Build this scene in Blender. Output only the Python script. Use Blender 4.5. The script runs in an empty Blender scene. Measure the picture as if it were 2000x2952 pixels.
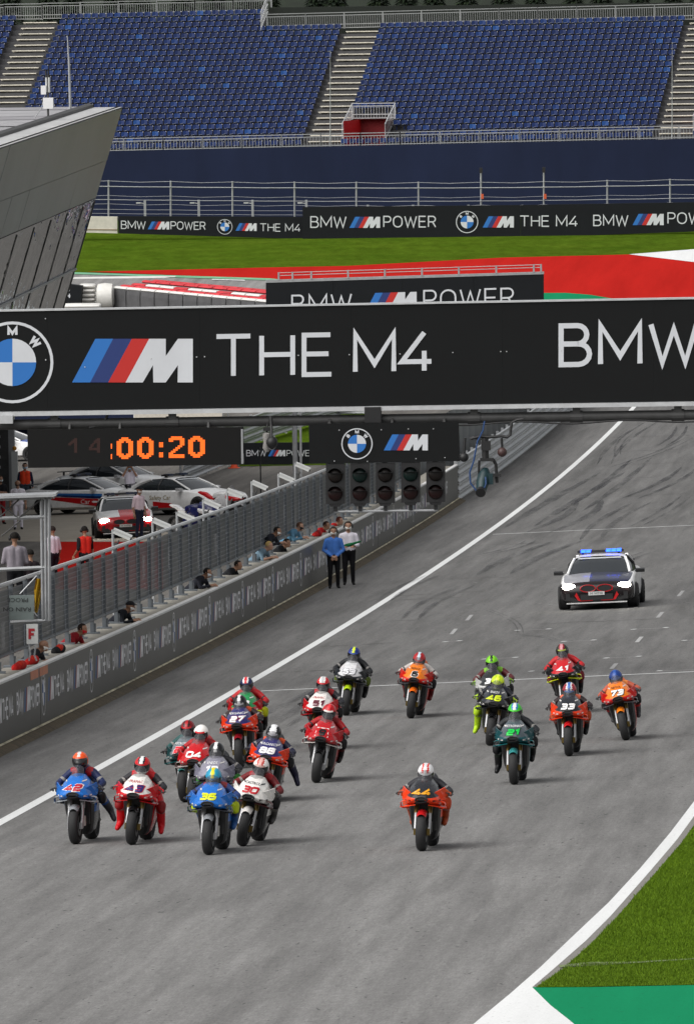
import bpy, bmesh, math, random
import numpy as np
from mathutils import Vector, Matrix
from mathutils.bvhtree import BVHTree
random.seed(7); RNG = np.random.RandomState(7)
sc = bpy.context.scene
col = sc.collection
# ------------------------------------------------------------------ camera
F, W, H = 30000.0, 2000.0, 2952.0          # long telephoto: focal length in photo pixels, photo size
YH, ROLL, CZ = -500.0, 0.015, 30.0         # horizon row, camera roll, camera height
_p = math.atan((H/2-YH)/F)
FW = Vector((0, math.cos(_p), -math.sin(_p)))
_r, _u = Vector((1,0,0)), Vector((0, math.sin(_p), math.cos(_p)))
CR = math.cos(ROLL)*_r - math.sin(ROLL)*_u
CU = math.sin(ROLL)*_r + math.cos(ROLL)*_u
CAM = Vector((0,0,CZ))
cd = bpy.data.cameras.new('camera'); cam = bpy.data.objects.new('camera', cd); col.objects.link(cam)
cam.matrix_world = Matrix(((CR.x,CU.x,-FW.x,CAM.x),(CR.y,CU.y,-FW.y,CAM.y),(CR.z,CU.z,-FW.z,CAM.z),(0,0,0,1)))
cd.sensor_fit = 'HORIZONTAL'; cd.sensor_width = 36; cd.lens = F/W*36
cd.clip_start = 1; cd.clip_end = 6000
sc.camera = cam
# ------------------------------------------------------------------ light: overcast day
wd = bpy.data.worlds.new('World'); sc.world = wd; wd.use_nodes = True
nt = wd.node_tree; bg = nt.nodes['Background']
sky = nt.nodes.new('ShaderNodeTexSky'); sky.sky_type = 'NISHITA'; sky.sun_disc = False
SUN_EL, SUN_AZ = math.radians(48), math.radians(-128)   # veiled sun on the left, behind the camera
sky.sun_elevation = SUN_EL; sky.sun_rotation = SUN_AZ
sky.air_density = 1.0; sky.dust_density = 4.0; sky.ozone_density = 1.0
hs = nt.nodes.new('ShaderNodeHueSaturation'); hs.inputs['Saturation'].default_value = 0.12
nt.links.new(sky.outputs[0], hs.inputs['Color']); nt.links.new(hs.outputs[0], bg.inputs[0])
bg.inputs[1].default_value = 0.098
sd = bpy.data.lights.new('sun', 'SUN'); sd.energy = 1.5; sd.angle = math.radians(75); sd.color = (1.0,0.965,0.92)
so = bpy.data.objects.new('sun', sd); col.objects.link(so)
sdir = Vector((math.sin(SUN_AZ)*math.cos(SUN_EL), math.cos(SUN_AZ)*math.cos(SUN_EL), math.sin(SUN_EL)))
so.rotation_euler = sdir.to_track_quat('Z','Y').to_euler(); so.location = (0,250,120)
sc.view_settings.view_transform = 'Standard'; sc.view_settings.look = 'None'
sc.view_settings.gamma = 1; sc.view_settings.use_curve_mapping = False
sc.view_settings.exposure = 0.5
sc.render.engine = 'CYCLES'
sc.cycles.max_bounces = 6; sc.cycles.transparent_max_bounces = 24; sc.cycles.caustics_reflective = False; sc.cycles.caustics_refractive = False
sc.cycles.use_denoising = True
# ------------------------------------------------------------------ place: the straight runs away along T, N points to its right
def ray(x, y): return FW + CR*((x-W/2)/F) + CU*((H/2-y)/F)
def unp(x, y, Z): return CAM + ray(x, y)*Z
TH = math.atan(0.06282)
T = Vector((math.sin(TH), math.cos(TH), 0)); N = Vector((math.cos(TH), -math.sin(TH), 0))
_wl = [(0,2373),(254,2238),(482,2106),(600,2035),(694,1982),(854,1885),(1006,1796),(1148,1705),(1300,1608),(1415,1537),(1522,1454),(1655,1332),(1744,1257),(1831,1172)]
_pt = [unp(x, y, F*16.7/(2870-x)) for x, y in _wl]
_us = np.array([p.dot(T) for p in _pt]); _zs = np.array([p.z for p in _pt]); V0 = float(np.mean([p.dot(N) for p in _pt]))
_pl = np.polyfit(_us, _zs, 3); _dp = np.polyder(_pl)
_gu = np.arange(20, 1600, 1.0); _gz = np.zeros_like(_gu)
for i, u in enumerate(_gu):
    if 170 <= u <= 480: _gz[i] = np.polyval(_pl, u)
    elif u < 170: _gz[i] = np.polyval(_pl, 170) + np.polyval(_dp, 170)*(u-170)
_i0 = int(480-20); _s0 = float(np.polyval(_dp, 480))
for i in range(_i0+1, len(_gu)):
    u = _gu[i]
    sl = _s0 + (0.024-_s0)*min(1, (u-480)/100)
    if u > 656: sl = -0.02 if u < 700 else 0.0
    _gz[i] = _gz[i-1] + sl
def cross(u):
    return 0.0335*(1-min(1, max(0, (u-500)/80.0)))
def gz(u, v): return float(np.interp(u, _gu, _gz)) + cross(u)*(v-V0)
def G(u, v, dz=0.0):
    p = T*u + N*v; return Vector((p.x, p.y, gz(u, v)+dz))
def uv(P): return P.dot(T), P.dot(N)
def gp(x, y):
    "where the line of sight through photo pixel x,y meets the ground -> (u, v)"
    r = ray(x, y); lo, hi = 60.0, 1500.0
    f = lambda Z: (CAM+r*Z).z - gz(*uv(CAM+r*Z))
    a = lo
    b = lo
    while b < hi and f(b) > 0: a = b; b += 4
    for _ in range(30):
        m = (a+b)/2
        if f(m) > 0: a = m
        else: b = m
    return uv(CAM+r*a)
def GP(x, y, dz=0.0): return G(*gp(x, y), dz)
def onu(x, y, u):
    "point of the vertical cross plane at station u seen at photo pixel x,y"
    r = ray(x, y); return CAM + r*((u-CAM.dot(T))/r.dot(T))
def onv(x, u, v=None):
    "station on the line v=const that shows at photo column x"
    return None
def pxm(P):
    d = P-CAM; Z = d.dot(FW); return W/2+F*d.dot(CR)/Z, H/2-F*d.dot(CU)/Z, Z
def u_at_x(x, v):
    lo, hi = 100., 1200.
    for _ in range(50):
        m = (lo+hi)/2
        if pxm(G(m, v))[0] < x: lo = m
        else: hi = m
    return (lo+hi)/2
# ------------------------------------------------------------------ materials
def lin(h):
    if not isinstance(h, str): return tuple(h)
    h = h.lstrip('#'); c = [int(h[i:i+2],16)/255 for i in (0,2,4)]
    return tuple(x/12.92 if x <= 0.04045 else ((x+0.055)/1.055)**2.4 for x in c)
_M = {}
def mat(name, colr=(.5,.5,.5), rough=.6, metal=0., vary=0., vscale=3., bump=0., bscale=40., spec=.5, emit=None, estr=0., alpha=1., trans=0., coat=0.):
    if name in _M: return _M[name]
    m = bpy.data.materials.new(name); m.use_nodes = True; nt = m.node_tree; b = nt.nodes['Principled BSDF']
    c = lin(colr); m.diffuse_color = (*c,1)
    b.inputs['Base Color'].default_value = (*c,1); b.inputs['Roughness'].default_value = rough; b.inputs['Metallic'].default_value = metal
    b.inputs['Specular IOR Level'].default_value = spec; b.inputs['Coat Weight'].default_value = coat
    if emit is not None:
        b.inputs['Emission Color'].default_value = (*lin(emit),1); b.inputs['Emission Strength'].default_value = estr
    b.inputs['Alpha'].default_value = alpha; b.inputs['Transmission Weight'].default_value = trans
    if vary or bump:
        tc = nt.nodes.new('ShaderNodeTexCoord')
        if vary:
            n = nt.nodes.new('ShaderNodeTexNoise'); n.inputs['Scale'].default_value = vscale; n.inputs['Detail'].default_value = 6; n.inputs['Roughness'].default_value = .65
            nt.links.new(tc.outputs['Object'], n.inputs['Vector'])
            r = nt.nodes.new('ShaderNodeMapRange'); r.inputs['From Min'].default_value = .3; r.inputs['From Max'].default_value = .7
            r.inputs['To Min'].default_value = 1-vary; r.inputs['To Max'].default_value = 1+vary
            nt.links.new(n.outputs['Fac'], r.inputs['Value'])
            mx = nt.nodes.new('ShaderNodeVectorMath'); mx.operation = 'SCALE'; mx.inputs[0].default_value = c
            nt.links.new(r.outputs[0], mx.inputs['Scale']); nt.links.new(mx.outputs[0], b.inputs['Base Color'])
            r2 = nt.nodes.new('ShaderNodeMapRange'); r2.inputs['To Min'].default_value = max(.03, rough-.12); r2.inputs['To Max'].default_value = min(1, rough+.12)
            nt.links.new(n.outputs['Fac'], r2.inputs['Value']); nt.links.new(r2.outputs[0], b.inputs['Roughness'])
        if bump:
            n2 = nt.nodes.new('ShaderNodeTexNoise'); n2.inputs['Scale'].default_value = bscale; n2.inputs['Detail'].default_value = 4
            nt.links.new(tc.outputs['Object'], n2.inputs['Vector'])
            bp = nt.nodes.new('ShaderNodeBump'); bp.inputs['Strength'].default_value = bump; bp.inputs['Distance'].default_value = .02
            nt.links.new(n2.outputs['Fac'], bp.inputs['Height']); nt.links.new(bp.outputs[0], b.inputs['Normal'])
    _M[name] = m
    return m
class NB:
    "tiny node-building helper"
    def __init__(s, name, colr=(.5,.5,.5), rough=.8):
        s.m = bpy.data.materials.new(name); s.m.use_nodes = True; s.t = s.m.node_tree; s.b = s.t.nodes['Principled BSDF']
        s.b.inputs['Roughness'].default_value = rough; s.b.inputs['Base Color'].default_value = (*lin(colr),1); s.m.diffuse_color = (*lin(colr),1)
        _M[name] = s.m
        s.tc = s.t.nodes.new('ShaderNodeTexCoord')
    def L(s, a, b): s.t.links.new(a, b)
    def mapped(s, rotz=0., scale=(1,1,1), loc=(0,0,0)):
        m = s.t.nodes.new('ShaderNodeMapping'); m.vector_type = 'POINT'
        m.inputs['Rotation'].default_value = (0,0,rotz); m.inputs['Location'].default_value = loc
        s.L(s.tc.outputs['Object'], m.inputs['Vector'])
        if tuple(scale) == (1,1,1): return m.outputs[0]
        k = s.t.nodes.new('ShaderNodeVectorMath'); k.operation = 'MULTIPLY'; k.inputs[1].default_value = scale     # rotate first, then stretch
        s.L(m.outputs[0], k.inputs[0]); return k.outputs[0]
    def noise(s, vec, scale, detail=5, rough=.6, dist=0.):
        n = s.t.nodes.new('ShaderNodeTexNoise'); n.inputs['Scale'].default_value = scale; n.inputs['Detail'].default_value = detail
        n.inputs['Roughness'].default_value = rough; n.inputs['Distortion'].default_value = dist; s.L(vec, n.inputs['Vector']); return n.outputs['Fac']
    def rng(s, v, a, b, c, d):
        r = s.t.nodes.new('ShaderNodeMapRange'); r.inputs['From Min'].default_value = a; r.inputs['From Max'].default_value = b
        r.inputs['To Min'].default_value = c; r.inputs['To Max'].default_value = d; s.L(v, r.inputs['Value']); return r.outputs[0]
    def mul(s, a, b, op='MULTIPLY'):
        m = s.t.nodes.new('ShaderNodeMath'); m.operation = op
        for k, x in enumerate((a, b)):
            if hasattr(x, 'is_linked'): s.L(x, m.inputs[k])
            else: m.inputs[k].default_value = x
        return m.outputs[0]
    def mix(s, f, a, b):
        m = s.t.nodes.new('ShaderNodeMix'); m.data_type = 'RGBA'
        if hasattr(f, 'is_linked'): s.L(f, m.inputs[0])
        else: m.inputs[0].default_value = f
        for k, x in ((6,a),(7,b)):
            if hasattr(x, 'is_linked'): s.L(x, m.inputs[k])
            else: m.inputs[k].default_value = (*lin(x),1)
        return m.outputs[2]
    def scale(s, c, f):
        m = s.t.nodes.new('ShaderNodeVectorMath'); m.operation = 'SCALE'
        if hasattr(c, 'is_linked'): s.L(c, m.inputs[0])
        else: m.inputs[0].default_value = lin(c)
        s.L(f, m.inputs['Scale']); return m.outputs[0]
    def bump(s, h, st=.3, d=.02):
        b = s.t.nodes.new('ShaderNodeBump'); b.inputs['Strength'].default_value = st; b.inputs['Distance'].default_value = d
        s.L(h, b.inputs['Height']); s.L(b.outputs[0], s.b.inputs['Normal'])
    def done(s, c): s.L(c, s.b.inputs['Base Color']); return s.m
def asphalt(name, base, marks):
    n = NB(name, base, .88); n.b.inputs['Specular IOR Level'].default_value = .08
    along = n.mapped(TH, (1,.010,1)); along2 = n.mapped(TH, (1,.012,1)); pos = n.mapped(0)
    c = n.scale(base, n.rng(n.noise(along, .9, 7, .74), .25,.75,.74,1.24))
    c = n.scale(c, n.rng(n.noise(along2, 2.6, 4, .6), .3,.7,.80,1.16))
    c = n.scale(c, n.rng(n.noise(pos, 9, 4, .75), .3,.7,.84,1.16))
    c = n.scale(c, n.rng(n.noise(pos, 42, 3, .75), .3,.7,.70,1.3))
    sp0 = n.t.nodes.new('ShaderNodeSeparateXYZ'); n.L(n.mapped(TH), sp0.inputs[0])
    c = n.scale(c, n.rng(sp0.outputs['Y'], 125, 250, 1.2, .92))
    c = n.scale(c, n.rng(n.noise(n.mapped(TH, (1,.07,1)), 30, 3, .75), .3,.7,.87,1.13))
    sp = n.rng(n.noise(n.mapped(TH, (1,.18,1)), 11, 2, .5), .68,.75,0,1)
    c = n.mix(n.mul(sp, .6), c, (.02,.02,.02))
    if marks:
        sep = n.t.nodes.new('ShaderNodeSeparateXYZ'); n.L(n.mapped(TH), sep.inputs[0])
        far = n.rng(sep.outputs['Y'], 265, 330, 0, 1)
        lat = n.rng(sep.outputs['X'], V0+1.5, V0+6, 0, 1)
        sk = n.rng(n.noise(n.mapped(TH+.018, (1,.016,1), (0,0,3)), .42, 3, .55, .35), .50,.63,0,1)
        c = n.mix(n.mul(n.mul(n.mul(sk, far), lat), .68), c, (.045,.043,.047))
        sk2 = n.rng(n.noise(n.mapped(TH-.03, (1,.02,1), (40,0,9)), .8, 3, .5, .2), .58,.68,0,1)
        c = n.mix(n.mul(n.mul(sk2, lat), .10), c, (.05,.05,.052))
    n.bump(n.noise(pos, 70, 3, .7), .25, .01)
    return n.done(c)
def grassmat(name, c1, c2):
    n = NB(name, c1, .9); n.b.inputs['Specular IOR Level'].default_value = .0
    pos = n.mapped(0)
    c = n.mix(n.rng(n.noise(pos, .25, 4, .6), .3,.7,0,1), c1, c2)
    c = n.scale(c, n.rng(n.noise(n.mapped(0,(1,.3,1)), 1.3, 4, .7), .25,.75,.72,1.25))
    c = n.scale(c, n.rng(n.noise(pos, 26, 3, .7), .25,.75,.6,1.35))
    n.bump(n.noise(pos, 30, 3, .7), .6, .04)
    return n.done(c)
def paintmat(name, c, dirt=.25, rough=.6):
    n = NB(name, c, rough); n.b.inputs['Specular IOR Level'].default_value = 0; pos = n.mapped(0); al = n.mapped(TH, (1,.05,1))
    k = n.scale(c, n.rng(n.noise(al, .7, 5, .7), .3,.7,1-dirt,1.0+dirt*.3))
    k = n.scale(k, n.rng(n.noise(pos, 30, 4, .7), .3,.7,.88,1.08))
    sp = n.rng(n.noise(pos, 14, 2, .5), .68,.75,0,1)
    k = n.mix(n.mul(sp, .6), k, (.03,.03,.03))
    return n.done(k)
# ------------------------------------------------------------------ mesh builder
class MB:
    def __init__(s): s.v=[]; s.f=[]; s.m=[]
    def add(s, vs, fs, mi=0, M=None):
        o=len(s.v)
        s.v += [tuple(M@Vector(v)) for v in vs] if M is not None else [tuple(v) for v in vs]
        s.f += [tuple(o+i for i in f) for f in fs]
        s.m += list(mi) if isinstance(mi,(list,tuple)) else [mi]*len(fs)
        return s
    def box(s, c, d, mi=0, M=None):
        x,y,z=c; a,b,e=d[0]/2,d[1]/2,d[2]/2
        vs=[(x+i*a,y+j*b,z+k*e) for i in(-1,1) for j in(-1,1) for k in(-1,1)]
        return s.add(vs,[(0,1,3,2),(4,6,7,5),(0,4,5,1),(2,3,7,6),(0,2,6,4),(1,5,7,3)],mi,M)
    def quad(s, pts, mi=0): return s.add(pts,[tuple(range(len(pts)))],mi)
    def tube(s, p0, p1, r0, r1=None, n=8, mi=0, M=None):
        return s.path([p0,p1],[r0,r0 if r1 is None else r1],n,mi,M)
    def path(s, pts, r, n=8, mi=0, M=None, caps=True):
        pts=[Vector(p) for p in pts]; rs=r if isinstance(r,(list,tuple)) else [r]*len(pts)
        vs=[]; fs=[]; up=None
        for i,p in enumerate(pts):
            d=(pts[min(i+1,len(pts)-1)]-pts[max(i-1,0)]).normalized()
            if up is None:
                up=d.cross(Vector((0,0,1)))
                if up.length<.05: up=d.cross(Vector((1,0,0)))
            a=(up-d*up.dot(d)).normalized(); up=a; b=d.cross(a)
            for k in range(n):
                t=2*math.pi*k/n; vs.append(p+(a*math.cos(t)+b*math.sin(t))*rs[i])
        for i in range(len(pts)-1):
            for k in range(n):
                fs.append((i*n+k,i*n+(k+1)%n,(i+1)*n+(k+1)%n,(i+1)*n+k))
        if caps: fs.append(tuple(range(n-1,-1,-1))); fs.append(tuple((len(pts)-1)*n+k for k in range(n)))
        return s.add(vs,fs,mi,M)
    def loft(s, rings, closed=True, caps=True, mi=0, M=None):
        n=len(rings[0]); vs=[p for r in rings for p in r]; fs=[]; ms=[]
        for i in range(len(rings)-1):
            for k in range(n if closed else n-1):
                fs.append((i*n+k,i*n+(k+1)%n,(i+1)*n+(k+1)%n,(i+1)*n+k)); ms.append(mi(i,k) if callable(mi) else mi)
        if caps and closed:
            fs.append(tuple(range(n-1,-1,-1))); ms.append(mi(-1,0) if callable(mi) else mi)
            fs.append(tuple((len(rings)-1)*n+k for k in range(n))); ms.append(mi(-2,0) if callable(mi) else mi)
        return s.add(vs,fs,ms,M)
    def lathe(s, prof, n=24, mi=0, M=None, axis='y', closed=False):
        vs=[]; fs=[]; m=len(prof)
        for k in range(n):
            t=2*math.pi*k/n
            for r,h in prof: vs.append((r*math.cos(t),h,r*math.sin(t)) if axis=='y' else (r*math.cos(t),r*math.sin(t),h))
        for k in range(n):
            for i in range(m if closed else m-1):
                fs.append((k*m+i,k*m+(i+1)%m,((k+1)%n)*m+(i+1)%m,((k+1)%n)*m+i))
        return s.add(vs,fs,mi,M)
    def ball(s, c, r, nu=12, nv=8, mi=0, M=None):
        rx,ry,rz=(r,r,r) if not isinstance(r,(tuple,list)) else r
        vs=[(c[0],c[1],c[2]+rz)]; fs=[]
        for j in range(1,nv):
            p=math.pi*j/nv
            for i in range(nu):
                t=2*math.pi*i/nu; vs.append((c[0]+rx*math.sin(p)*math.cos(t),c[1]+ry*math.sin(p)*math.sin(t),c[2]+rz*math.cos(p)))
        vs.append((c[0],c[1],c[2]-rz)); L=len(vs)-1
        for i in range(nu):
            fs.append((0,1+i,1+(i+1)%nu)); fs.append((L,1+(nv-2)*nu+(i+1)%nu,1+(nv-2)*nu+i))
            for j in range(nv-2):
                a=1+j*nu; fs.append((a+i,a+nu+i,a+nu+(i+1)%nu,a+(i+1)%nu))
        return s.add(vs,fs,mi,M)
    def mesh(s, name, smooth=False):
        me=bpy.data.meshes.new(name); me.from_pydata(s.v,[],s.f)
        me.polygons.foreach_set('material_index',s.m)
        if smooth: me.polygons.foreach_set('use_smooth',[True]*len(s.f))
        me.update(); return me
    def build(s, name, mats, parent=None, smooth=False, fixn=True):
        me=s.mesh(name,smooth)
        for m in (mats if isinstance(mats,(list,tuple)) else [mats]): me.materials.append(m)
        if fixn:
            b=bmesh.new(); b.from_mesh(me); bmesh.ops.recalc_face_normals(b,faces=b.faces); b.to_mesh(me); b.free()
        if smooth: me.set_sharp_from_angle(angle=math.radians(40))
        return link(name,me,parent)
def link(name, data, parent=None, M=None):
    o=bpy.data.objects.new(name,data); col.objects.link(o)
    if parent is not None: o.parent=parent
    if M is not None: o.matrix_local=M
    return o
def tag(o, label=None, cat=None, group=None, kind=None):
    if label: o['label']=label
    if cat: o['category']=cat
    if group: o['group']=group
    if kind: o['kind']=kind
    return o
def thing(name, label, cat, loc=(0,0,0), rot=None, group=None):
    o=bpy.data.objects.new(name,None); col.objects.link(o); o.empty_display_size=.1
    if rot is not None:
        m=rot.to_4x4(); m.translation=Vector(loc); o.matrix_world=m
    else: o.location=loc
    return tag(o,label,cat,group)
def frame(fwd, up=Vector((0,0,1))):
    "3x3: local x = fwd, local z ~ up"
    x=fwd.normalized(); y=up.cross(x).normalized(); z=x.cross(y)
    return Matrix((x,y,z)).transposed()
BX = frame(N)   # local x right across the track, y away along it, z up
# ------------------------------------------------------------------ ground and painted sheets
LAY=[0]
def sheet(name, poly, dz, m, step=4.0, parent=None):
    "poly: (u,v) corners -> a sheet that follows the ground dz above it"
    b=bmesh.new(); f=b.faces.new([b.verts.new((u,v,0)) for u,v in poly])
    us=[p[0] for p in poly]; u=math.ceil(min(us)/step)*step
    while u<max(us):
        bmesh.ops.bisect_plane(b,geom=b.verts[:]+b.edges[:]+b.faces[:],plane_co=(u,0,0),plane_no=(1,0,0)); u+=step
    bmesh.ops.triangulate(b,faces=[f for f in b.faces if len(f.verts)>4])
    for w in b.verts: w.co=G(w.co.x,w.co.y,dz)
    for fc in b.faces:
        if fc.normal.z<0: pass
    bmesh.ops.recalc_face_normals(b,faces=b.faces)
    b.normal_update()
    me=bpy.data.meshes.new(name); b.to_mesh(me); b.free(); me.materials.append(m)
    if me.polygons and sum(p.normal.z for p in me.polygons)<0: me.flip_normals()
    o=link(name,me,parent)
    if parent is None: tag(o,kind='structure')
    return o
def psheet(name, px, dz, m, **k): return sheet(name,[gp(x,y) for x,y in px],dz,m,**k)
m_grass=grassmat('far_grass',(.056,.104,.008),(.08,.128,.011))
b=MB(); gu=list(np.arange(60,700,4))+list(np.arange(700,1500,25)); gv=list(np.arange(-160,161,10))
b.add([G(u,v) for u in gu for v in gv],[(i*len(gv)+j,i*len(gv)+j+1,(i+1)*len(gv)+j+1,(i+1)*len(gv)+j) for i in range(len(gu)-1) for j in range(len(gv)-1)])
tag(b.build('ground',m_grass,smooth=True),kind='structure')
m_road=asphalt('asphalt',(.168,.166,.163),True)
m_pit=asphalt('pit_asphalt',(.15,.142,.132),False)
m_white=paintmat('white_paint',(.74,.75,.75),.12)
m_red=paintmat('red_paint',(.46,.020,.016),.16)
m_green=paintmat('green_paint',(.014,.235,.105),.12)
VW=V0-2.74      # pit wall face
road=sheet('road',[(60,VW-.5),(60,40),(566,40),(566,VW-.5)],.004,m_road)
pit=sheet('pit_lane',[(150,VW-.2),(150,-80),(605,-80),(605,VW-.2)],.006,m_pit)
# ------------------------------------------------------------------ track markings
def strip(name, u0, u1, va, vb, dz, m, parent=None): return sheet(name,[(u0,va),(u0,vb),(u1,vb),(u1,va)],dz,m,parent=parent)
strip('pit_exit_line',150,560,V0-.11,V0+.11,.009,m_white,road)
def pline(x0,y0,x1,y1,w,m,name,dz=.009):
    a=gp(x0,y0); c=gp(x1,y1); d=Vector((c[0]-a[0],c[1]-a[1],0)).normalized(); n=Vector((-d.y,d.x,0))*w/2
    return sheet(name,[(a[0]+n.x,a[1]+n.y),(a[0]-n.x,a[1]-n.y),(c[0]-n.x,c[1]-n.y),(c[0]+n.x,c[1]+n.y)],dz,m,parent=road)
pline(752,1993.5,2080,1934,.22,m_white,'start_line')
pline(1420,1541,2080,1511,.22,m_white,'grid_end_line')
m_worn=paintmat('worn_paint',(.42,.42,.42),.35)
gridpx=[(1485,1819,1587,1815),(1820,1816,1925,1811),(1619,1851,1716,1847),(1967,1848,2080,1843),(1389,1902,1491,1897),(1741,1899,1847,1894),(1277,1852,1330,1849),(1130,1900,1142,1899),(1525,1937,1600,1934),(1894,1936,2080,1930),(1160,1821,1178,1820),(1240,1818,1252,1817),(1263,1748,1280,1747),(1342,1745,1360,1744),(1385,1777,1402,1776),(1270,1934,1285,1933),(1462,1769,1472,1768),(1551,1741,1560,1740),(1365,1681,1375,1680),(1435,1676,1447,1675),(1590,1641,1600,1640),(1520,1620,1530,1619),(1860,1565,1870,1564),(1620,1592,1630,1591),(1912,1639,1925,1638),(1955,1676,1967,1675),(1898,1741,1930,1740),(1975,1738,1990,1737),(1580,1744,1592,1743),(1780,1770,1798,1769)]
for a in gridpx:
    pline(*a,.09,m_worn,'grid_line',.010)
    if a[2]-a[0]>45:
        for x,y in ((a[0]+6,a[1]),(a[2]-6,a[3])): pline(x-7,y,x+7,y-.5,.30,m_white,'grid_mark',.013)
for x,y in ((1835,1853),(1762,1930),(1895,1782),(1955,1720),(1345,1790),(1300,1830),(1160,1960)):
    pline(x,y,x+14,y-16,.10,m_worn,'scuff_mark',.011)
m_seam=mat('asphalt_seam',(.06,.055,.05),.9)
for x0,y0,x1,y1 in ((1030,1796,1220,1788),(918,1866,1140,1854),(800,1940,960,1932),(1135,1719,1400,1705),(1140,1730,1360,1722),(1515,1487,1900,1470),(1622,1385,1990,1372),(1570,1440,1980,1424),(1670,1344,1960,1333),(1350,1574,1760,1558),(1730,1304,1990,1295),(1760,1262,1990,1254),(1300,1670,1480,1663),(1540,1800,1900,1785)):
    n=7
    for i in range(n):
        if random.random()<.15: continue
        f0,f1=i/n,(i+1)/n
        pline(x0+(x1-x0)*f0,y0+(y1-y0)*f0+random.uniform(-1,1),x0+(x1-x0)*f1,y0+(y1-y0)*f1+random.uniform(-1,1),.07+.05*random.random(),m_seam,'crack',.007+.0002*i)
# rubber marks laid on the grid
n=NB('rubber_mark',(.05,.05,.055),.75); n.b.inputs['Alpha'].default_value=1
n.L(n.rng(n.noise(n.mapped(TH,(1,.08,1)),1.6,4,.7),.34,.68,.0,.62),n.b.inputs['Alpha']); m_rub=n.m
for k,(x0,y0,x1,y1,w) in enumerate(((1880,1215,1740,1340,.5),(1965,1225,1900,1290,.4),(1815,1250,1780,1312,.22),(1990,1260,1760,1350,.3),(1770,1360,1490,1525,.9),(1850,1320,1640,1480,.7),(1990,1345,1810,1440,.6),(1700,1440,1540,1540,.8),(1850,1450,1700,1560,.6),(1980,1430,1830,1520,.35),(1530,1560,1350,1610,.3),(1640,1560,1420,1660,.9),(1400,1760,1500,1830,.12),(1460,1830,1600,1850,.12),(1880,1590,1740,1660,.3),(1250,1660,1100,1740,.35),(1350,1690,1180,1790,.4),(1000,1960,760,2080,.4),(940,2010,800,2100,.3),(610,2210,560,2270,.25))):
    a=gp(x0,y0); c=gp(x1,y1); d=Vector((c[0]-a[0],c[1]-a[1],0)); nn=Vector((-d.y,d.x,0)).normalized(); bow=random.uniform(-.25,.25)
    for j in range(2):
        off=(j-.5)*w*1.1; n_=14; Lp=[];Rp=[]
        for i in range(n_+1):
            t=i/n_; ww=w*.42*(math.sin(math.pi*min(1,max(0,t)))**.6)*random.uniform(.75,1.15)+.004; cpt=Vector((a[0],a[1],0))+d*(t*random.uniform(.99,1.01))+nn*(off+bow*math.sin(math.pi*t)*2)
            Lp.append((cpt.x+nn.x*ww/2,cpt.y+nn.y*ww/2)); Rp.append((cpt.x-nn.x*ww/2,cpt.y-nn.y*ww/2))
        sheet('tyre_mark',Lp+Rp[::-1],.0145+.0006*(k*2+j),m_rub,parent=road)
# right-hand edge of the track: white line, stony verge, grass, white and green run-off paint
OUT=[(2120,2140),(2060,2228),(2000,2313),(1931,2404),(1845,2506),(1754,2605),(1647,2706),(1556,2793),(1464,2874),(1368,2952),(1262,3040)]
INN=[(2120,2190),(2060,2272),(2000,2356),(1952,2422),(1875,2513),(1759,2645),(1688,2716),(1606,2788),(1533,2851)]
o=[gp(*p) for p in OUT]; i_=[gp(*p) for p in INN]
sheet('edge_line',o[:-2]+[gp(1500,2880)]+i_[::-1],.012,m_white,parent=road)
psheet('white_run_off',[(1464,2874),(1533,2849.5),(1586,2902),(1649,2952),(1760,3060),(1240,3060)],.014,m_white)
psheet('green_run_off',[(1533,2850),(1700,2850),(2200,2838),(2200,3080),(1770,3068),(1649,2952),(1586,2902)],.012,m_green)
VER=[(2130,2210),(2068,2290),(2008,2372),(1962,2436),(1886,2524),(1772,2655),(1702,2726),(1622,2798),(1545,2851)]
v_=[gp(*p) for p in VER]
m_verge=mat('stony_verge',(.20,.19,.175),.95,vary=.3,vscale=20)
sheet('verge',i_+v_[::-1],.010,m_verge)
m_ngrass=grassmat('near_grass',(.06,.112,.006),(.08,.135,.009))
gpoly=v_+[gp(1700,2850),gp(2300,2838),gp(2600,2600),gp(2400,2240)]
sheet('grass_field',gpoly,.018,m_ngrass)
# blades of the mown grass by the track
def inside(p,poly):
    c=False; j=len(poly)-1
    for k in range(len(poly)):
        if (poly[k][1]>p[1])!=(poly[j][1]>p[1]) and p[0]<(poly[j][0]-poly[k][0])*(p[1]-poly[k][1])/(poly[j][1]-poly[k][1])+poly[k][0]: c=not c
        j=k
    return c
us=[p[0] for p in gpoly]; vs=[p[1] for p in gpoly]; bv=[]; bf=[]; bm=[]
cnt=0
for _ in range(90000):
    x=random.uniform(1530,2010); y=random.uniform(2330,2856); p=gp(x,y) if cnt%1==0 else None
    if not inside(p,gpoly): continue
    g=G(p[0],p[1],.012); h=random.uniform(.018,.05); a=random.uniform(0,6.28); w=random.uniform(.004,.009)
    d=Vector((math.cos(a),math.sin(a),0)); l=Vector((random.gauss(0,.3),random.gauss(0,.3),1))*h
    k=len(bv); bv+=[g-d*w,g+d*w,g+l]; bf.append((k,k+1,k+2)); bm.append(random.choice((0,0,1,1,2))); cnt+=1
    if cnt>26000: break
q=MB(); q.v=[tuple(x) for x in bv]; q.f=bf; q.m=bm
tag(q.build('grass_blades',[mat('blade_a',(.085,.155,.009),.8,spec=.1),mat('blade_b',(.11,.185,.012),.8,spec=.1),mat('blade_c',(.065,.12,.008),.8,spec=.1)],fixn=False),'short mown grass beside the white edge line','grass',kind='stuff')
psheet('drain_line',[(1610,2789),(1700,2780),(1830,2779),(2010,2768),(2010,2771),(1830,2783),(1700,2784),(1615,2796)],.024,mat('drain',(.16,.2,.09),.9,vary=.5,vscale=9))
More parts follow.
